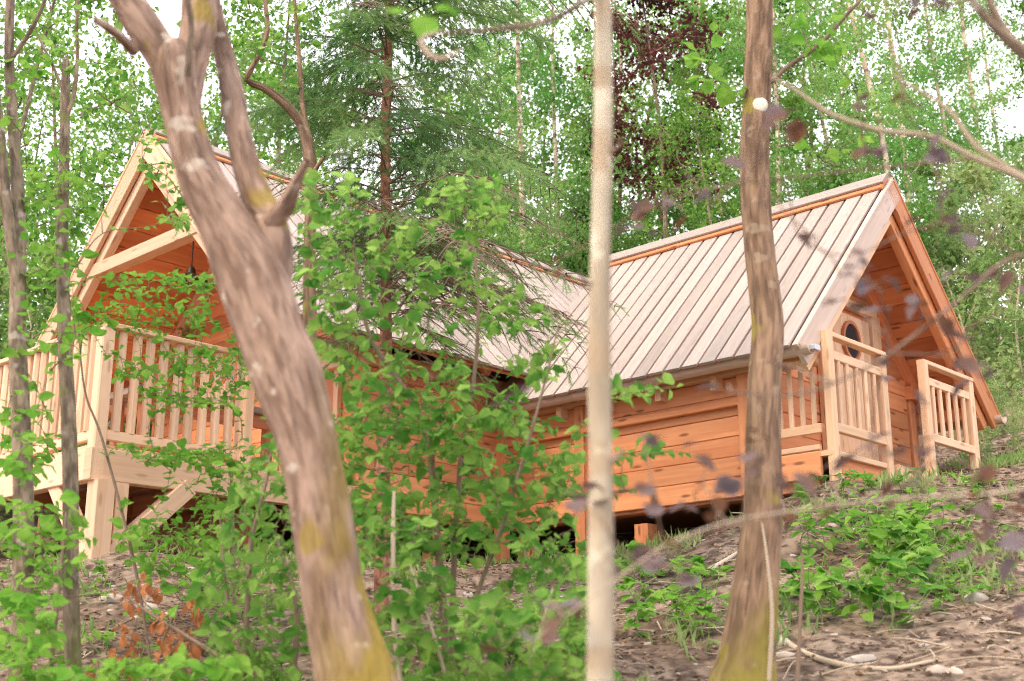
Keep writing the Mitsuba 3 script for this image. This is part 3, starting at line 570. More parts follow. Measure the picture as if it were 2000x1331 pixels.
shrub('hazel_shrub', 'tall leafy green shrub in the middle, hiding the corner of the two wings', 'shrub',
      [[(880, 1420, 6.6, 18), (866, 1200, 6.6, 16), (846, 950, 6.6, 14), (836, 850, 6.6, 12), (790, 760, 6.6, 10), (720, 650, 6.6, 8), (690, 480, 6.6, 5)],
       [(885, 1420, 6.7, 14), (885, 1150, 6.8, 12), (900, 900, 6.9, 10), (930, 700, 6.9, 8), (930, 520, 6.9, 6), (900, 380, 6.9, 4)],
       [(870, 1420, 6.5, 14), (920, 1200, 6.4, 10), (990, 1000, 6.3, 8), (1050, 800, 6.2, 6), (1090, 640, 6.2, 3)]],
      [([(620, 370), (700, 345), (770, 460), (850, 350), (960, 330), (1000, 420), (950, 530), (1050, 590), (1110, 690), (1080, 760), (960, 830), (760, 820), (640, 720), (590, 620)], 330, None), ([(575, 330), (700, 340), (690, 700), (600, 690)], 90, None), ([(640, 700), (900, 720), (980, 900), (660, 900)], 110, None),
       ([(640, 780), (900, 820), (1000, 780), (1130, 850), (1140, 960), (1060, 1060), (900, 1080), (700, 1060), (640, 950)], 400, None), ([(1100, 820), (1180, 740), (1330, 740), (1350, 900), (1250, 960), (1150, 940)], 20, (6, 6.6))],
      51, .070, .042, 'leaf_hazel', depth=(6.1, 7.2))
shrub('dogwood_shrub', 'dense bright shrub with long drooping leaves left of the big forked trunk', 'shrub',
      [[(470, 1430, 6.3, 12), (485, 1150, 6.3, 11), (490, 1060, 6.3, 9), (520, 940, 6.3, 6), (540, 820, 6.3, 3)], [(560, 1430, 6.2, 12), (580, 1200, 6.2, 10), (540, 1050, 6.2, 7)], [(520, 1430, 6.5, 10), (450, 1200, 6.6, 8), (430, 1010, 6.6, 4)]],
      [([(420, 1010), (460, 930), (540, 780), (580, 900), (620, 1331), (430, 1331), (390, 1150)], 280, None)], 53, .085, .05, 'leaf_hazel', 'long', depth=(5.9, 6.9), face=(0, -.8, .7), droop=.55)
shrub('green_shrub', 'leafy green shrub at the bottom right of the big forked trunk', 'shrub',
      [[(800, 1430, 6.0, 10), (772, 1250, 6.0, 10), (768, 1050, 6.0, 9), (770, 960, 6.0, 6)], [(900, 1430, 5.9, 9), (850, 1250, 5.9, 7), (800, 1100, 5.9, 4)], [(1000, 1430, 5.8, 9), (1040, 1280, 5.8, 7), (1080, 1150, 5.8, 4)]],
      [([(690, 1020), (840, 1000), (880, 1120), (900, 1331), (740, 1331)], 150, (5.6, 6.8)), ([(900, 1180), (1150, 1150), (1180, 1331), (880, 1331)], 180, (5.2, 6.4)), ([(1000, 1040), (1140, 1030), (1150, 1150), (960, 1160)], 40, None)], 55, .070, .046, 'leaf_hazel', depth=(5.6, 6.6), bark_='twig_pale')
shrub('beech_sapling', 'young beech with flat layered sprays of bright leaves before the left deck', 'sapling',
      [[(300, 1330, 8.4, 6), (262, 1100, 8.4, 6), (200, 860, 8.5, 5), (165, 760, 8.5, 4), (150, 600, 8.5, 3)], [(460, 1300, 8.6, 9), (454, 1000, 8.6, 8), (452, 930, 8.6, 6)]],
      [([(190, 535), (420, 530), (430, 570), (230, 575)], 50, None), ([(130, 590), (420, 590), (440, 640), (150, 655)], 84, None), ([(200, 690), (470, 670), (480, 730), (220, 740)], 84, None), ([(260, 755), (480, 740), (490, 800), (300, 800)], 40, None),
       ([(220, 865), (440, 880), (470, 935), (260, 900)], 60, None), ([(380, 880), (500, 850), (520, 960), (400, 1000)], 60, None), ([(230, 950), (450, 930), (450, 1090), (300, 1080)], 34, None)], 57, .063, .036, 'leaf_bright', depth=(7.9, 9.0), sag=.14, face=(0, -.15, 1), jit=.28, up_pen=.5, droop=.08)
shrub('leafy_sapling', 'low bright green sapling at the lower left under the deck', 'sapling',
      [[(90, 1400, 7.0, 10), (110, 1200, 7.0, 8), (130, 1000, 7.0, 5)], [(300, 1400, 6.8, 8), (310, 1280, 6.8, 6), (340, 1200, 6.8, 3)], [(200, 1400, 6.4, 8), (190, 1290, 6.4, 5)]],
      [([(0, 980), (140, 970), (190, 1060), (120, 1140), (0, 1120)], 46, None), ([(0, 1150), (90, 1150), (150, 1331), (0, 1331)], 56, (5.6, 7)), ([(180, 1290), (460, 1270), (460, 1331), (150, 1331)], 56, (5.4, 6.6)), ([(220, 1020), (430, 1000), (420, 1110), (250, 1120)], 36, (7.4, 8.6)), ([(330, 1090), (440, 1090), (450, 1150), (340, 1150)], 6, None)], 59, .078, .046, 'leaf_bright', depth=(6.4, 7.6), face=(0, -.4, .9))
# a sapling of withered russet leaves and the dead twigs round it
rg = R(61); t = thing('withered_sapling', 'fallen sapling with hanging withered russet leaves at the lower left', 'sapling')
main = [at(440, 1290, 6.6), at(360, 1240, 6.7), at(280, 1190, 6.8), at(230, 1150, 6.9)]
V, F, UV = tube(main, [.012, .01, .007, .003], 7, .08, 3, .05); put(t, 'stem', mikit.ply((V, F), 'twig', smooth=True, uv=UV))
tg = [at(x, y, rg.uniform(6.3, 7.1)) for x, y in [(245, 1160), (262, 1170), (305, 1150), (265, 1135), (308, 1205), (332, 1215), (252, 1240), (262, 1265), (255, 1290), (240, 1280), (365, 1240), (370, 1255), (385, 1195), (390, 1205), (355, 1265), (360, 1280), (318, 1255), (185, 1300), (375, 1305), (240, 1225), (380, 1165), (333, 1245)]]
tw = grow([main], tg, rg, .2, .1); twigs_part(t, tw)
pos, d_, nz, sz = [], [], [], []
for p in tg:
    for q in range(rg.integers(4, 8)): pos.append(p + rg.normal(0, .022, 3)); d_.append(nrm(U([rg.normal(0, .35), rg.normal(0, .35), -1]))); nz.append(rg.normal(0, 1, 3) + U([0, -1, .2])); sz.append(rg.uniform(.05, .085))
foliate(t, U(pos), U(d_), U(nz), U(sz), 'leaf_dead', LEAF_LONG, LEAF_LONG_S, 'longd', 160)
def scrub(name, label, px0, px1, py0, py1, m, seed, L, bsdf='twig', r=.004, lift=.25, flat=.35):
    rg = R(seed); ms = []
    for _ in range(m):
        h = hit(rg.uniform(px0, px1), rg.uniform(py0, py1))
        if h is None: continue
        a = rg.uniform(0, 2 * math.pi); dv = nrm(U([math.cos(a), math.sin(a), rg.normal(.1, flat)])) * L * rg.uniform(.3, 1); c = h + UP * rg.uniform(.01, lift)
        ms.append(tube(spline([c - dv / 2, c + rg.normal(0, .05 * L, 3), c + dv / 2], L / 8), r * rg.uniform(.4, 1.2), 4))
    V, F, UV = join(ms); k = numbered(name); scene[k] = mikit.ply((V, F), bsdf, smooth=True, uv=UV); tag(k, label, 'twigs', kind='stuff')
scrub('brush_pile', 'tangle of dead dark twigs lying at the lower left', 330, 470, 1200, 1325, 150, 62, .55)
scrub('dead_twigs', 'dead twigs strewn over the bare slope', 100, 1990, 960, 1331, 420, 63, .5, 'twig_pale', .0045, .05, .12)

# ---- the copper beech whose branches hang in front on the right
K = thing('copper_beech', 'dark purple-leaved beech branches hanging close in front at the right', 'tree')
trunk(K, 'trunk', [(2340, 2500, 3.2, 96), (2330, 1700, 3.2, 90), (2320, 1200, 3.2, 80), (2300, 700, 3.2, 70), (2290, 200, 3.2, 60), (2280, -300, 3.2, 50), (2270, -700, 3.2, 30)], 'bark_lichen', 14, .06, .08)
brs = [[(2310, 1010, 3.2, 26), (2100, 955, 3.1, 10), (1900, 968, 3.05, 6), (1700, 978, 3.0, 5), (1500, 1006, 3.0, 5), (1420, 1020, 2.95, 5), (1300, 1066, 2.9, 4), (1180, 1150, 2.9, 5), (1020, 1265, 2.9, 3)],
       [(2300, 640, 3.2, 22), (2120, 540, 3.2, 12), (1990, 500, 3.15, 9), (1880, 580, 3.1, 7), (1780, 660, 3.1, 7), (1690, 720, 3.05, 6), (1560, 770, 3.0, 5), (1420, 765, 3.0, 4)],
       [(2290, 420, 3.5, 26), (2100, 400, 3.5, 18), (1990, 345, 3.5, 14), (1905, 310, 3.5, 12), (1820, 267, 3.5, 11), (1720, 255, 3.5, 11), (1620, 222, 3.5, 9), (1560, 180, 3.5, 7), (1505, 150, 3.5, 5)],
       [(2100, 400, 3.5, 14), (1990, 340, 3.5, 12), (1905, 285, 3.5, 11), (1860, 220, 3.5, 9), (1800, 180, 3.5, 7), (1740, 145, 3.5, 4)],
       [(2290, 230, 3.3, 40), (2130, 190, 3.3, 34), (2010, 110, 3.3, 30), (1950, 60, 3.3, 22), (1890, -10, 3.3, 16), (1850, -80, 3.3, 10)],
       [(1990, 100, 3.3, 18), (1950, 40, 3.3, 18), (1925, -20, 3.3, 16), (1900, -120, 3.3, 10)],
       [(1990, 500, 3.15, 6), (1880, 440, 3.1, 5), (1780, 450, 3.1, 4), (1660, 500, 3.1, 3), (1560, 470, 3.1, 3)],
       [(1900, 310, 3.5, 6), (1700, 330, 3.4, 5), (1520, 350, 3.3, 4), (1380, 370, 3.2, 4), (1240, 420, 3.2, 3), (1110, 500, 3.2, 3)],
       [(1925, -20, 3.3, 8), (1850, 10, 3.2, 6), (1740, 5, 3.2, 4), (1650, 20, 3.2, 3)]]
for q, b in enumerate(brs): trunk(K, 'branch', b, 'twig_pale' if q in (0, 2, 3) else ('bark_lichen' if q in (4, 5) else 'twig'), 8, .06, .04, q)
spots = [(1700, 15), (1785, 20), (1840, 10), (1690, 205), (1765, 200), (1560, 215), (1530, 240), (1350, 360), (1345, 390), (1220, 410), (1270, 420), (1460, 310), (1462, 350), (1240, 445), (1100, 510), (1390, 400), (1335, 430), (1560, 460), (1590, 465), (1680, 500), (1640, 540),
         (1700, 555), (1660, 600), (1740, 595), (1790, 600), (1830, 620), (1860, 700), (1900, 560), (1860, 380), (1800, 440), (1870, 440), (1960, 430), (1970, 520), (1930, 540), (1990, 560), (1865, 530), (1930, 720), (1895, 740), (1720, 730), (1800, 790), (1850, 650), (1415, 758), (1462, 775),
         (1510, 720), (1490, 850), (1350, 880), (1265, 850), (1470, 900), (1440, 940), (1380, 915), (1270, 955), (1340, 1000), (1390, 990), (1220, 962), (1185, 970), (1130, 985), (1100, 960), (1240, 1080), (1300, 1050), (1285, 1090), (1400, 1040), (1340, 1120), (1110, 1180), (1080, 1200), (1060, 1240),
         (1020, 1270), (980, 1265), (1540, 940), (1590, 930), (1660, 895), (1700, 860), (1730, 885), (1800, 870), (1830, 900), (1760, 960), (1940, 900), (1980, 960), (1930, 985), (1900, 1040), (1960, 1000), (1975, 1080), (1920, 1085), (1860, 1090), (1560, 1010), (1620, 1000), (1990, 1160), (1955, 1200), (1690, 290), (1820, 300)]
rg = R(71); tg = [at(x, y, rg.uniform(2.75, 3.4)) for x, y in spots]
tw = grow([[at(*p[:3]) for p in b] for b in brs], tg, rg, .3, .05); twigs_part(K, tw, r0=.0045)
pos, d_, nz, sz = [], [], [], []
for p in tg:
    for q in range(rg.integers(1, 4)): pos.append(p + rg.normal(0, .014, 3)); d_.append(nrm(U([rg.normal(-.3, .8), rg.normal(0, .5), rg.normal(-.1, .3)]))); nz.append(nrm(UP + rg.normal(0, .38, 3) + U([0, -.25, 0]))); sz.append(rg.uniform(.035, .064))
foliate(K, U(pos), U(d_), U(nz), U(sz), 'leaf_copper_near', key='roundc')

# ---- the spruce between the wings
S = thing('spruce_tree', 'spruce with slim red-brown trunk and drooping dark branches before the left roof', 'tree')
ds = 9.6
trunk(S, 'trunk', [(744, 1250, ds, 30), (748, 950, ds, 27), (753, 700, ds, 24), (754, 480, ds, 21), (753, 300, ds, 20), (757, 120, ds, 17), (760, 0, ds, 16), (762, -300, ds, 12), (762, -700, ds, 4)], 'bark_spruce', 16, .08, .05)
rg = R(81); live, bare, spr = [], [], []
def spruce_branches():
    for k in range(195):
        y = rg.uniform(-420, 660) if k < 165 else rg.uniform(380, 720)
        o = at(756, y, ds); dead = y > 490 or rg.random() < .12
        a = rg.uniform(0, 2 * math.pi); L = rg.uniform(.6, 1.2) * (1.25 if 0 < y < 420 else 1.0) * (1.5 if dead and math.cos(a) > .3 else 1)
        if 290 < y < 400 and math.cos(a) < -.5: L *= .5
        h = U([math.cos(a), math.sin(a), 0])
        p = spline([o, o + h * L * .4 + UP * L * .06, o + h * L * .75 - UP * L * .05, o + h * L - UP * L * .22], .06)
        (bare if dead else live).append(p)
        s_ = nrm(np.cross(h, UP))
        for t in np.linspace(.22, 1, int(L / (.075 if not dead else .13))):
            q = U([np.interp(t, np.linspace(0, 1, len(p)), p[:, c]) for c in range(3)])
            for sg in (-1, 1):
                l2 = .36 * L * (1.12 - t) * rg.uniform(.6, 1.2) + .06
                e = q + h * l2 * .6 + s_ * sg * l2 * .7 - UP * l2 * rg.uniform(.25, .8)
                pp = spline([q, (q + e) / 2 + UP * .02, e], .07)
                if dead: bare.append(pp)
                else: spr.append(pp)
                if dead and rg.random() < .22: spr.append(pp)
spruce_branches()
for nm, tws, r in (('branches', live, .009), ('bare_branches', bare, .006)):
    V, F, UV = twig_mesh(tws, r, .0012, 4); tag(put(S, nm, mikit.ply((V, F), 'twig', smooth=True, uv=UV)), kind='stuff')
def needle_twig(m=34, ln=.22):
    """A twig of length 1 with needles all round it."""
    q = R(5); V, F = [(0, .01, 0), (0, -.01, 0), (1, 0, 0)], [(0, 1, 2)]
    for k in range(m):
        t = k / m * .95; a = q.uniform(-.4, math.pi + .4); o = U([t, 0, 0]); dv = nrm(U([.75, math.cos(a), math.sin(a) * .6])) * ln * q.uniform(.8, 1.2); w = U([.028, 0, 0])
        b = len(V); V += [o - w, o + w, o + dv]; F.append((b, b + 1, b + 2))
    return U(V, dtype=float), U(F)
NT = needle_twig()
pos, d_ = [], []
for p in spr:
    L = np.r_[0, np.cumsum(np.linalg.norm(np.diff(p, axis=0), axis=1))]
    for t in np.arange(0, L[-1] + .02, .075):
        q = U([np.interp(t, L, p[:, c]) for c in range(3)]); ax = nrm(p[-1] - p[0] + rg.normal(0, .06, 3))
        pos.append(q); d_.append(nrm(ax - UP * .15)); 
        if rg.random() < .6: pos.append(q); d_.append(nrm(ax + rg.normal(0, .6, 3) - UP * .3))
pos, d_ = U(pos), U(d_); V, F = leaf_mesh(NT, pos, d_, UP + rg.normal(0, .25, (len(pos), 3)), rg.uniform(.075, .125, len(pos)))
tag(put(S, 'needles', mikit.ply((V, F), 'needle')), kind='stuff')

# ------------------------------------------------------------------ the wood behind: grown templates, placed as copies
def template(seed, H, r, z0, twigs, per, size, spread, style='broad', bend=.25, tr=.10):
    rg = R(seed)
    ax = spline([(0, 0, -.6), (rg.normal(0, .05), rg.normal(0, .05), H * .3), (rg.normal(0, bend), rg.normal(0, bend), H * .65), (rg.normal(0, bend * 1.4), rg.normal(0, bend * 1.4), H)], .3)
    tg = []
    while len(tg) < twigs:
        z = rg.uniform(z0, H * 1.02); f = min(.995, (z - z0) / (H - z0))
        prof = {'broad': math.sin(math.pi * min(1, .12 + .8 * f)) ** .6, 'birch': (1 - f) ** .5 * min(1, .35 + f * 2.2), 'cone': (1 - f) * .96 + .04}[style]
        a = rg.uniform(0, 2 * math.pi); q = r * prof * math.sqrt(rg.uniform(.08, 1))
        base = U([np.interp(z, ax[:, 2], ax[:, k]) for k in range(2)])
        if meshkit.noise(U([[math.cos(a) * q * .8 + seed, math.sin(a) * q * .8, z * .8]]))[0] < .36: continue
        tg.append(U([base[0] + math.cos(a) * q, base[1] + math.sin(a) * q, z]))
    tw = grow([ax[1:]], tg, rg, .9 if style != 'cone' else .0, .05, wob=.08, root=(0, 0, z0))
    rad = np.linspace(tr, tr * .16, len(ax)); ms = [tube(ax, rad, 9, .06, seed)]
    for p in tw:
        L = np.linalg.norm(p[-1] - p[0]); ms.append(tube(p[::2] if len(p) > 5 else p, np.linspace(min(.03, .008 + .012 * L), .003, len(p[::2] if len(p) > 5 else p)), 4))
    V, F, UV = join(ms)
    pos = []
    for p in tw:
        m = per; f = rg.uniform(.25, 1.08, m) ** .8
        q = np.stack([np.interp(f, np.linspace(0, 1, len(p)), p[:, k]) for k in range(3)], 1)
        pos.append(q + rg.normal(0, spread, (m, 3)) * U([1, 1, .75]))
    pos = np.vstack(pos); m = len(pos)
    if style == 'cone': d_ = nrm(np.c_[pos[:, :2] * .8, np.full(m, -.5)] + rg.normal(0, .35, (m, 3))); nz = UP + rg.normal(0, .35, (m, 3))
    else: d_ = nrm(rg.normal(0, 1, (m, 3)) - UP * (.5 if style == 'birch' else .2)); nz = UP * .8 + rg.normal(0, .6, (m, 3))
    Lv, Lf = leaf_mesh(LEAF_QUAD if style != 'cone' else (LEAF_QUAD[0] * U([1, .42, 1]), LEAF_QUAD[1]), pos, d_, nz, size * rg.uniform(.6, 1.3, m))
    return (V, F, UV), (Lv, Lf)
TPL = {}
def species(key, wood_m, leaf_m, **k):
    w, l = template(**k); a, b = f'{key}_wood', f'{key}_leaves'
    scene[a] = {'type': 'shapegroup', 'mesh': mikit.ply((w[0], w[1]), wood_m, smooth=True, uv=w[2])}; scene[b] = {'type': 'shapegroup', 'mesh': mikit.ply(l, leaf_m)}
    TPL[key] = (a, b, k['H'])
species('broad_a', 'bark_lichen', 'leaf_forest', seed=101, H=11, r=2.3, z0=.9, twigs=215, per=44, size=.12, spread=.16, tr=.11)
species('broad_b', 'bark_brown', 'leaf_forest', seed=102, H=12, r=2.0, z0=1.4, twigs=210, per=44, size=.115, spread=.15, bend=.5, tr=.10)
species('broad_c', 'bark_lichen', 'leaf_hazel', seed=103, H=9, r=1.9, z0=.5, twigs=185, per=38, size=.11, spread=.16, bend=.3, tr=.08)
species('birch_a', 'bark_birch', 'leaf_birch', seed=104, H=15, r=1.6, z0=4.0, twigs=190, per=42, size=.09, spread=.15, style='birch', bend=.15, tr=.085)
species('birch_b', 'bark_birch', 'leaf_birch', seed=105, H=14, r=1.4, z0=3.0, twigs=190, per=42, size=.09, spread=.15, style='birch', bend=.3, tr=.07)
species('copper', 'bark_lichen', 'leaf_copper', seed=106, H=9.8, r=1.45, z0=5.5, twigs=80, per=52, size=.115, spread=.17, tr=.08)
species('conifer', 'bark_spruce', 'needle', seed=107, H=13, r=1.7, z0=1.0, twigs=260, per=44, size=.24, spread=.14, style='cone', bend=.08, tr=.09)
species('young', 'twig_pale', 'leaf_larch', seed=108, H=3.8, r=.75, z0=.15, twigs=70, per=20, size=.095, spread=.10, style='birch', bend=.25, tr=.025)
FN = 0
POS = {}
def forest(kind, name, label, cat, px, dist, group, scale=1.0, rot=None, h=None):
    global FN; FN += 1; rg = R(500 + FN)
    x = (px - 1000) / FPX * (dist * CT + .3 * dist * .27); y = dist
    a, b, H = TPL[kind]; sc_ = scale * rg.uniform(.94, 1.06) if h is None else h / H
    M = T4().translate([x, y, gz(x, y) - .1]).rotate([0, 0, 1], rg.uniform(0, 360) if rot is None else rot).scale([sc_, sc_, sc_])
    t = thing(name, label, cat, group); POS[t] = (px, -dist * 50)
    put(t, 'trunk', {'type': 'instance', 'group': {'type': 'ref', 'id': a}, 'to_world': M}); put(t, 'crown', {'type': 'instance', 'group': {'type': 'ref', 'id': b}, 'to_world': M})
ORD = ('leftmost', 'second from the left', 'third from the left', 'fourth from the left', 'fifth from the left', 'sixth from the left', 'seventh from the left', 'eighth from the left', 'ninth from the left', 'tenth from the left', 'eleventh from the left', 'twelfth from the left', 'thirteenth from the left', 'fourteenth from the left', 'fifteenth from the left', 'sixteenth from the left', 'seventeenth from the left')
def row(spec, name, what, cat, group, **k):
    spec = sorted(spec)
    for q, (px, dd, kind) in enumerate(spec):
        forest(kind, name, f'{what}, {ORD[q]}', cat, px, dd, group, **k)
row(((-260, 19, 'broad_c'), (-60, 17, 'broad_c'), (130, 22, 'broad_c'), (340, 21, 'broad_c'), (530, 19, 'broad_c'), (430, 26, 'broad_c'), (20, 26, 'broad_c'), (-160, 30, 'broad_a'), (240, 32, 'broad_a')), 'green_tree', 'leafy green tree behind the left gable', 'tree', 'leafy trees behind the left gable')
row(((760, 25, 'broad_a'), (900, 33, 'broad_b'), (1410, 33, 'broad_a'), (1560, 31, 'broad_b'), (1080, 31, 'broad_a'), (1200, 30, 'broad_a'), (1330, 28, 'broad_b'), (1470, 27, 'broad_a'), (1610, 33, 'broad_b'), (980, 38, 'broad_a'), (1260, 40, 'broad_a')), 'forest_tree', 'leafy green tree in the wood behind the right roof', 'tree', 'leafy trees behind the right roof')
row(((50, 31, 'broad_a'), (300, 33, 'broad_b'), (480, 30, 'broad_a'), (-120, 33, 'broad_b')), 'low_tree', 'low leafy tree far behind the left deck', 'tree', 'low trees behind the left deck', scale=.72)
row(((1150, 36, 'broad_a'), (1350, 37, 'broad_b'), (1680, 36, 'broad_a'), (1800, 34, 'broad_b'), (700, 34, 'broad_a'), (1000, 33, 'broad_b')), 'far_tree', 'low leafy tree deep in the wood above the right roof', 'tree', 'low trees deep in the wood', scale=.7)
row(((2120, 31, 'broad_b'), (2280, 29, 'broad_b'), (1985, 38, 'birch_a')), 'hillside_tree', 'leafy green tree on the hillside at the right edge', 'tree', 'leafy trees at the right edge')
forest('birch_a', 'birch_tree', 'tall birch with pale trunk behind the valley between the two roofs', 'tree', 1021, 23, None, rot=20)
forest('birch_b', 'birch_tree', 'pale birch rising right behind the right gable top', 'tree', 1752, 21, None, rot=200)
row(((930, 25, 'birch_b'), (1090, 27, 'birch_a'), (1170, 26, 'birch_b'), (1430, 27, 'birch_b'), (1540, 25, 'birch_a'), (1660, 28, 'birch_b'), (1790, 24, 'birch_a'), (1880, 26, 'birch_b'), (1945, 29, 'birch_a')), 'slender_birch', 'slender birch in the wood behind the cabin', 'tree', 'slender birches in the wood')
forest('copper', 'purple_tree', 'dark purple-leaved tree in the wood above the right roof', 'tree', 1300, 22, None)
forest('broad_c', 'small_tree', 'bright green tree in front of the purple-leaved tree', 'tree', 1420, 20.5, None, scale=.7)
row(((1150, 27, 'conifer'), (690, 31, 'conifer')), 'conifer', 'conifer in the wood behind the roofs', 'tree', 'conifers behind the roofs', scale=.62)
rg = R(91)
for q in range(18):
    forest('young', 'young_larch', 'feathery pale green young tree on the slope right of the right gable', 'sapling', rg.uniform(1800, 2130), rg.uniform(17.5, 26), 'young trees right of the gable', scale=rg.uniform(.7, 1.25))
for q in range(26):
    forest('young', 'undergrowth_sapling', 'pale green sapling under the trees behind the left wing', 'sapling', rg.uniform(-200, 420), rg.uniform(15.5, 21), 'saplings behind the left wing')

for q in range(16):
    forest('young', 'scrub_bush', 'low pale green scrub at the right edge', 'bush', rg.uniform(1880, 2120), rg.uniform(13.5, 17.5), 'low scrub on the right edge', scale=rg.uniform(.16, .3))
# ------------------------------------------------------------------ the ground's small things: stones, weeds, litter, fallen branches
def stone(seed, p, s_):
    m = trimesh.creation.icosphere(1, 1.0); v = m.vertices * (1 + .55 * (meshkit.noise(m.vertices * 1.6 + seed * 7.7, seed)[:, None] - .5))
    v = v * s_ * U([1, .8, .5]); a = seed * 2.4; Rz = U([[math.cos(a), -math.sin(a), 0], [math.sin(a), math.cos(a), 0], [0, 0, 1]])
    return (v @ Rz.T + p, m.faces)
rg = R(92)
for q in range(280):
    r_ = rg.random()
    box_ = (1180, 1990, 880, 1325) if r_ < .6 else ((880, 1180, 1090, 1260) if r_ < .8 else (140, 470, 1110, 1250))
    h = hit(rg.uniform(box_[0], box_[1]), rg.uniform(box_[2], box_[3]))
    if h is None: continue
    k = numbered('stone'); big = rg.random() < .12
    scene[k] = mikit.ply(stone(q, h - UP * .008, rg.uniform(.06, .11) if big else rg.uniform(.016, .05)), 'rock', smooth=50); 
    if big: tag(k, 'large pale stone on the slope', 'stone', 'large pale stones on the slope'); POS[k] = tuple(x[0] for x in pix(h)[:2])
    else: tag(k, 'small pale stone lying on the bare slope', 'stone', 'small pale stones on the slope')
def weed(px, py, size, m, bsdf, tplk, label, group, name='weed', H=.3):
    h = hit(px, py)
    if h is None: return
    t = thing(name, label, 'weed', group); POS[t] = (px, py)
    k = rg.integers(1, 4); stems = []
    for _ in range(k): stems.append(spline([h - UP * .05, h + U([rg.normal(0, .08), rg.normal(0, .08), H * .5]), h + U([rg.normal(0, .16), rg.normal(0, .16), H * rg.uniform(.7, 1.1)])], .05))
    V, F, UV = twig_mesh(stems, .005, .002); put(t, 'stem', mikit.ply((V, F), 'weed_stem', smooth=True, uv=UV))
    pos, d_, nz, sz = [], [], [], []
    for _ in range(m):
        p = stems[rg.integers(0, k)]; f = rg.uniform(.25, 1); q = U([np.interp(f, np.linspace(0, 1, len(p)), p[:, c]) for c in range(3)]); a = rg.uniform(0, 2 * math.pi)
        pos.append(q); d_.append(nrm(U([math.cos(a), math.sin(a), rg.uniform(-.35, .35)]))); nz.append(nrm(UP + rg.normal(0, .3, 3))); sz.append(size * rg.uniform(.6, 1.2))
    a, b = (LEAF_ROUND, LEAF_ROUND_S) if 'round' in tplk else (LEAF_LONG, LEAF_LONG_S)
    foliate(t, U(pos), U(d_), U(nz), U(sz), bsdf, a, b, tplk, 60)
plain('weed_stem', (.16, .26, .07), .7)
for poly, m, sz_, lab, grp, nm, H in (([(1560, 1030), (1820, 1040), (1840, 1190), (1700, 1270), (1560, 1240)], 34, .115, 'broad-leaved green weed in the patch right of the brown trunk', 'weeds right of the brown trunk', 'broadleaf_weed', .36),
                                  ([(1220, 1120), (1410, 1110), (1400, 1260), (1240, 1270)], 18, .105, 'broad-leaved green weed between the pale pole and the brown trunk', 'weeds left of the brown trunk', 'green_weed', .24),
                                  ([(900, 1180), (1150, 1180), (1190, 1320), (860, 1325)], 16, .1, 'leafy weed at the bottom middle', 'weeds at the bottom middle', 'leafy_weed', .25),
                                  ([(1540, 930), (1960, 950), (1990, 1180), (1850, 1200), (1560, 1010)], 64, .07, 'small weed on the stony slope at the right', 'small weeds on the right slope', 'small_weed', .14),
                                  ([(150, 1120), (460, 1120), (470, 1320), (150, 1320)], 14, .07, 'small weed on the gravel below the deck', 'small weeds below the deck', 'gravel_weed', .16),
                                  ([(900, 1090), (1160, 1090), (1160, 1170), (900, 1170)], 10, .08, 'weed by the foundation posts under the cabin', 'weeds by the foundation posts', 'post_weed', .2)):
    for x, y in in_poly(poly, m, rg): weed(x, y, sz_, rg.integers(9, 17), 'leaf_hazel' if rg.random() < .5 else 'leaf_bright', 'round' if sz_ < .12 else 'round', lab, grp, nm, H)
plain('litter_brown', (.25, .155, .095), .9); plain('litter_pale', (.32, .265, .21), .9)
# leaf litter and grass tufts as stuff
pos = []
for _ in range(26000):
    x, y = rg.uniform(-5.5, 7.5), rg.uniform(4.5, 17); pos.append((x, y))
pos = U(pos); z = ground(pos); m = len(pos); a = rg.uniform(0, 2 * math.pi, m)
for nm, sel, bs, lab, szr in (('leaf_litter', slice(0, 9000), 'litter_brown', 'brown fallen leaves littering the slope', (.025, .06)), ('dark_litter', slice(9000, 17000), 'twig', 'dark rotting leaves littering the slope', (.025, .06)), ('pale_litter', slice(17000, 24000), 'litter_pale', 'pale wood chips littering the slope', (.02, .055))):
    P = np.c_[pos, z + .012][sel]; aa = a[sel]; V, F = leaf_mesh(LEAF_QUAD, P, np.c_[np.cos(aa), np.sin(aa), rg.normal(0, .15, len(P))], UP + rg.normal(0, .35, (len(P), 3)), rg.uniform(*szr, len(P)))
    scene[nm] = mikit.ply((V, F), bs); tag(nm, lab, 'litter', kind='stuff')
gp = []
for _ in range(400):
    h = (rg.uniform(-5, 7), rg.uniform(5.5, 18))
    if meshkit.noise(U([[h[0] * .7, h[1] * .7, 1.]]))[0] > .45: gp += [(h[0] + rg.normal(0, .1), h[1] + rg.normal(0, .1)) for _ in range(26)]
gp = U(gp); P = np.c_[gp, ground(gp)]; V, F = leaf_mesh((LEAF_QUAD[0] * U([1, .12, 1]), LEAF_QUAD[1]), P, U([0, 0, 1.]) + rg.normal(0, .45, (len(P), 3)), rg.normal(0, 1, (len(P), 3)), rg.uniform(.06, .18, len(P)))
scene['grass'] = mikit.ply((V, F), 'leaf_larch'); tag('grass', 'thin grass and seedlings sprouting on the slope', 'grass', kind='stuff')
def fallen(name, label, pts, r, bsdf='twig_pale'):
    P = [hit(*p) for p in pts]; P = U([p + UP * r * .6 for p in P if p is not None])
    V, F, UV = tube(P, np.linspace(r, r * .45, len(P)), 8, .12, len(pts), .06); k = numbered(name); scene[k] = mikit.ply((V, F), bsdf, smooth=True, uv=UV); tag(k, label, 'branch')
fallen('fallen_branch', 'long curved pale branch lying at the bottom right', [(1515, 1245), (1570, 1280), (1650, 1305), (1740, 1312), (1830, 1295)], .022)
fallen('fallen_branch', 'pale stick lying across the slope above the long branch', [(1690, 1285), (1760, 1245), (1830, 1200)], .012)
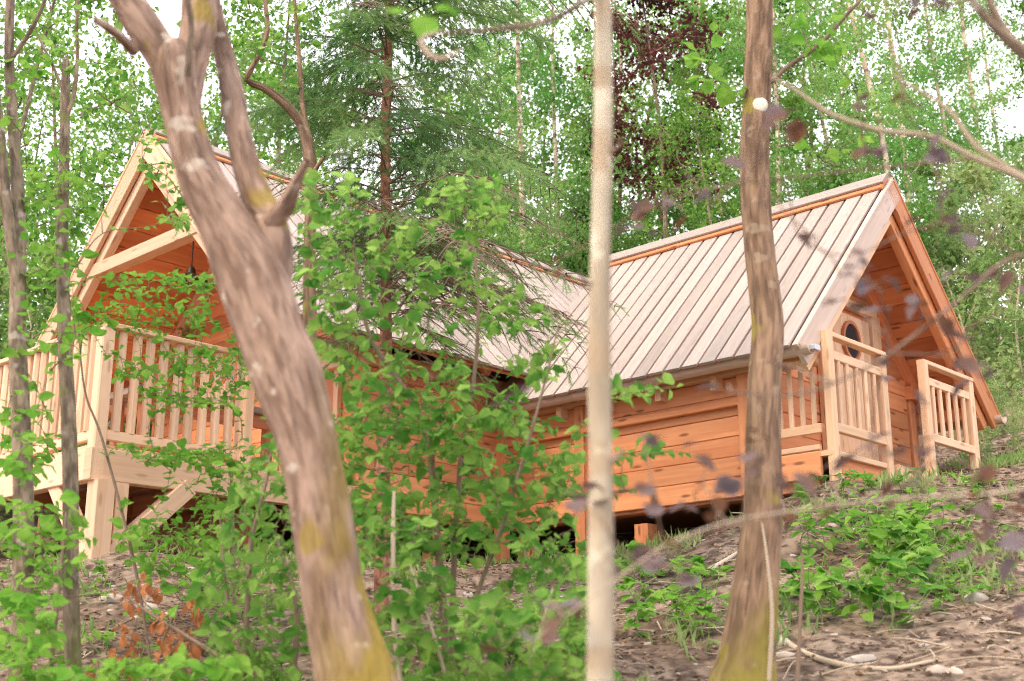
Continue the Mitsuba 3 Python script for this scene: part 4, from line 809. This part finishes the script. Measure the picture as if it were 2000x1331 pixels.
fallen('fallen_branch', 'stick lying just left of the brown trunk foot', [(1370, 1130), (1410, 1105), (1440, 1085)], .03)
fallen('fallen_branch', 'thin pale stick at the foot of the brown trunk', [(1395, 1320), (1480, 1312), (1560, 1300)], .014)
fallen('fallen_branch', 'thin crooked stick on the gravel below the deck', [(180, 1260), (250, 1215), (330, 1190), (420, 1185)], .01, 'twig')
for lab, pts in (('thin pale upright stem before the brown trunk', [(1502, 1330, 6.6, 9), (1508, 1200, 6.6, 8), (1498, 1090, 6.6, 6), (1488, 1020, 6.6, 4)]), ('thin reddish upright stem right of the brown trunk', [(1556, 1360, 6.4, 8), (1562, 1230, 6.4, 7), (1567, 1130, 6.4, 6), (1566, 1080, 6.4, 4)])):
    t = thing('bare_stem', lab, 'stem'); trunk(t, 'stem', pts, 'twig_pale' if 'pale' in lab else 'twig', 8, .06, .05)

# look-alikes: each label tells its row and its place along the row
NTH = ORD
def place_labels(group, base, rows):
    ks = sorted((k for k in POS if labels[k].get('group') == group), key=lambda k: POS[k][1]); n_ = -(-len(ks) // len(rows))
    for r_, nm in enumerate(rows):
        for q, k in enumerate(sorted(ks[r_ * n_:(r_ + 1) * n_], key=lambda k: POS[k][0])): labels[k]['label'] = f'{base}, {nm} row, {NTH[q]}'
U3 = ('upper', 'middle', 'lower')
place_labels('weeds right of the brown trunk', 'broad-leaved weed right of the brown trunk', U3)
place_labels('weeds left of the brown trunk', 'broad-leaved weed left of the brown trunk', U3)
place_labels('weeds at the bottom middle', 'leafy weed at the bottom middle', U3)
place_labels('small weeds on the right slope', 'small weed on the right slope', ('upper', 'upper middle', 'lower middle', 'lower'))
place_labels('small weeds below the deck', 'small weed below the deck', U3)
place_labels('weeds by the foundation posts', 'weed by the foundation posts', ('upper', 'lower'))
place_labels('young trees right of the gable', 'feathery young tree right of the gable', ('farther', 'middle', 'nearer'))
place_labels('saplings behind the left wing', 'pale sapling behind the left wing', ('farther', 'middle', 'nearer'))
place_labels('low scrub on the right edge', 'low pale green scrub at the right edge', ('farther', 'nearer'))
place_labels('large pale stones on the slope', 'large pale stone on the slope', U3)
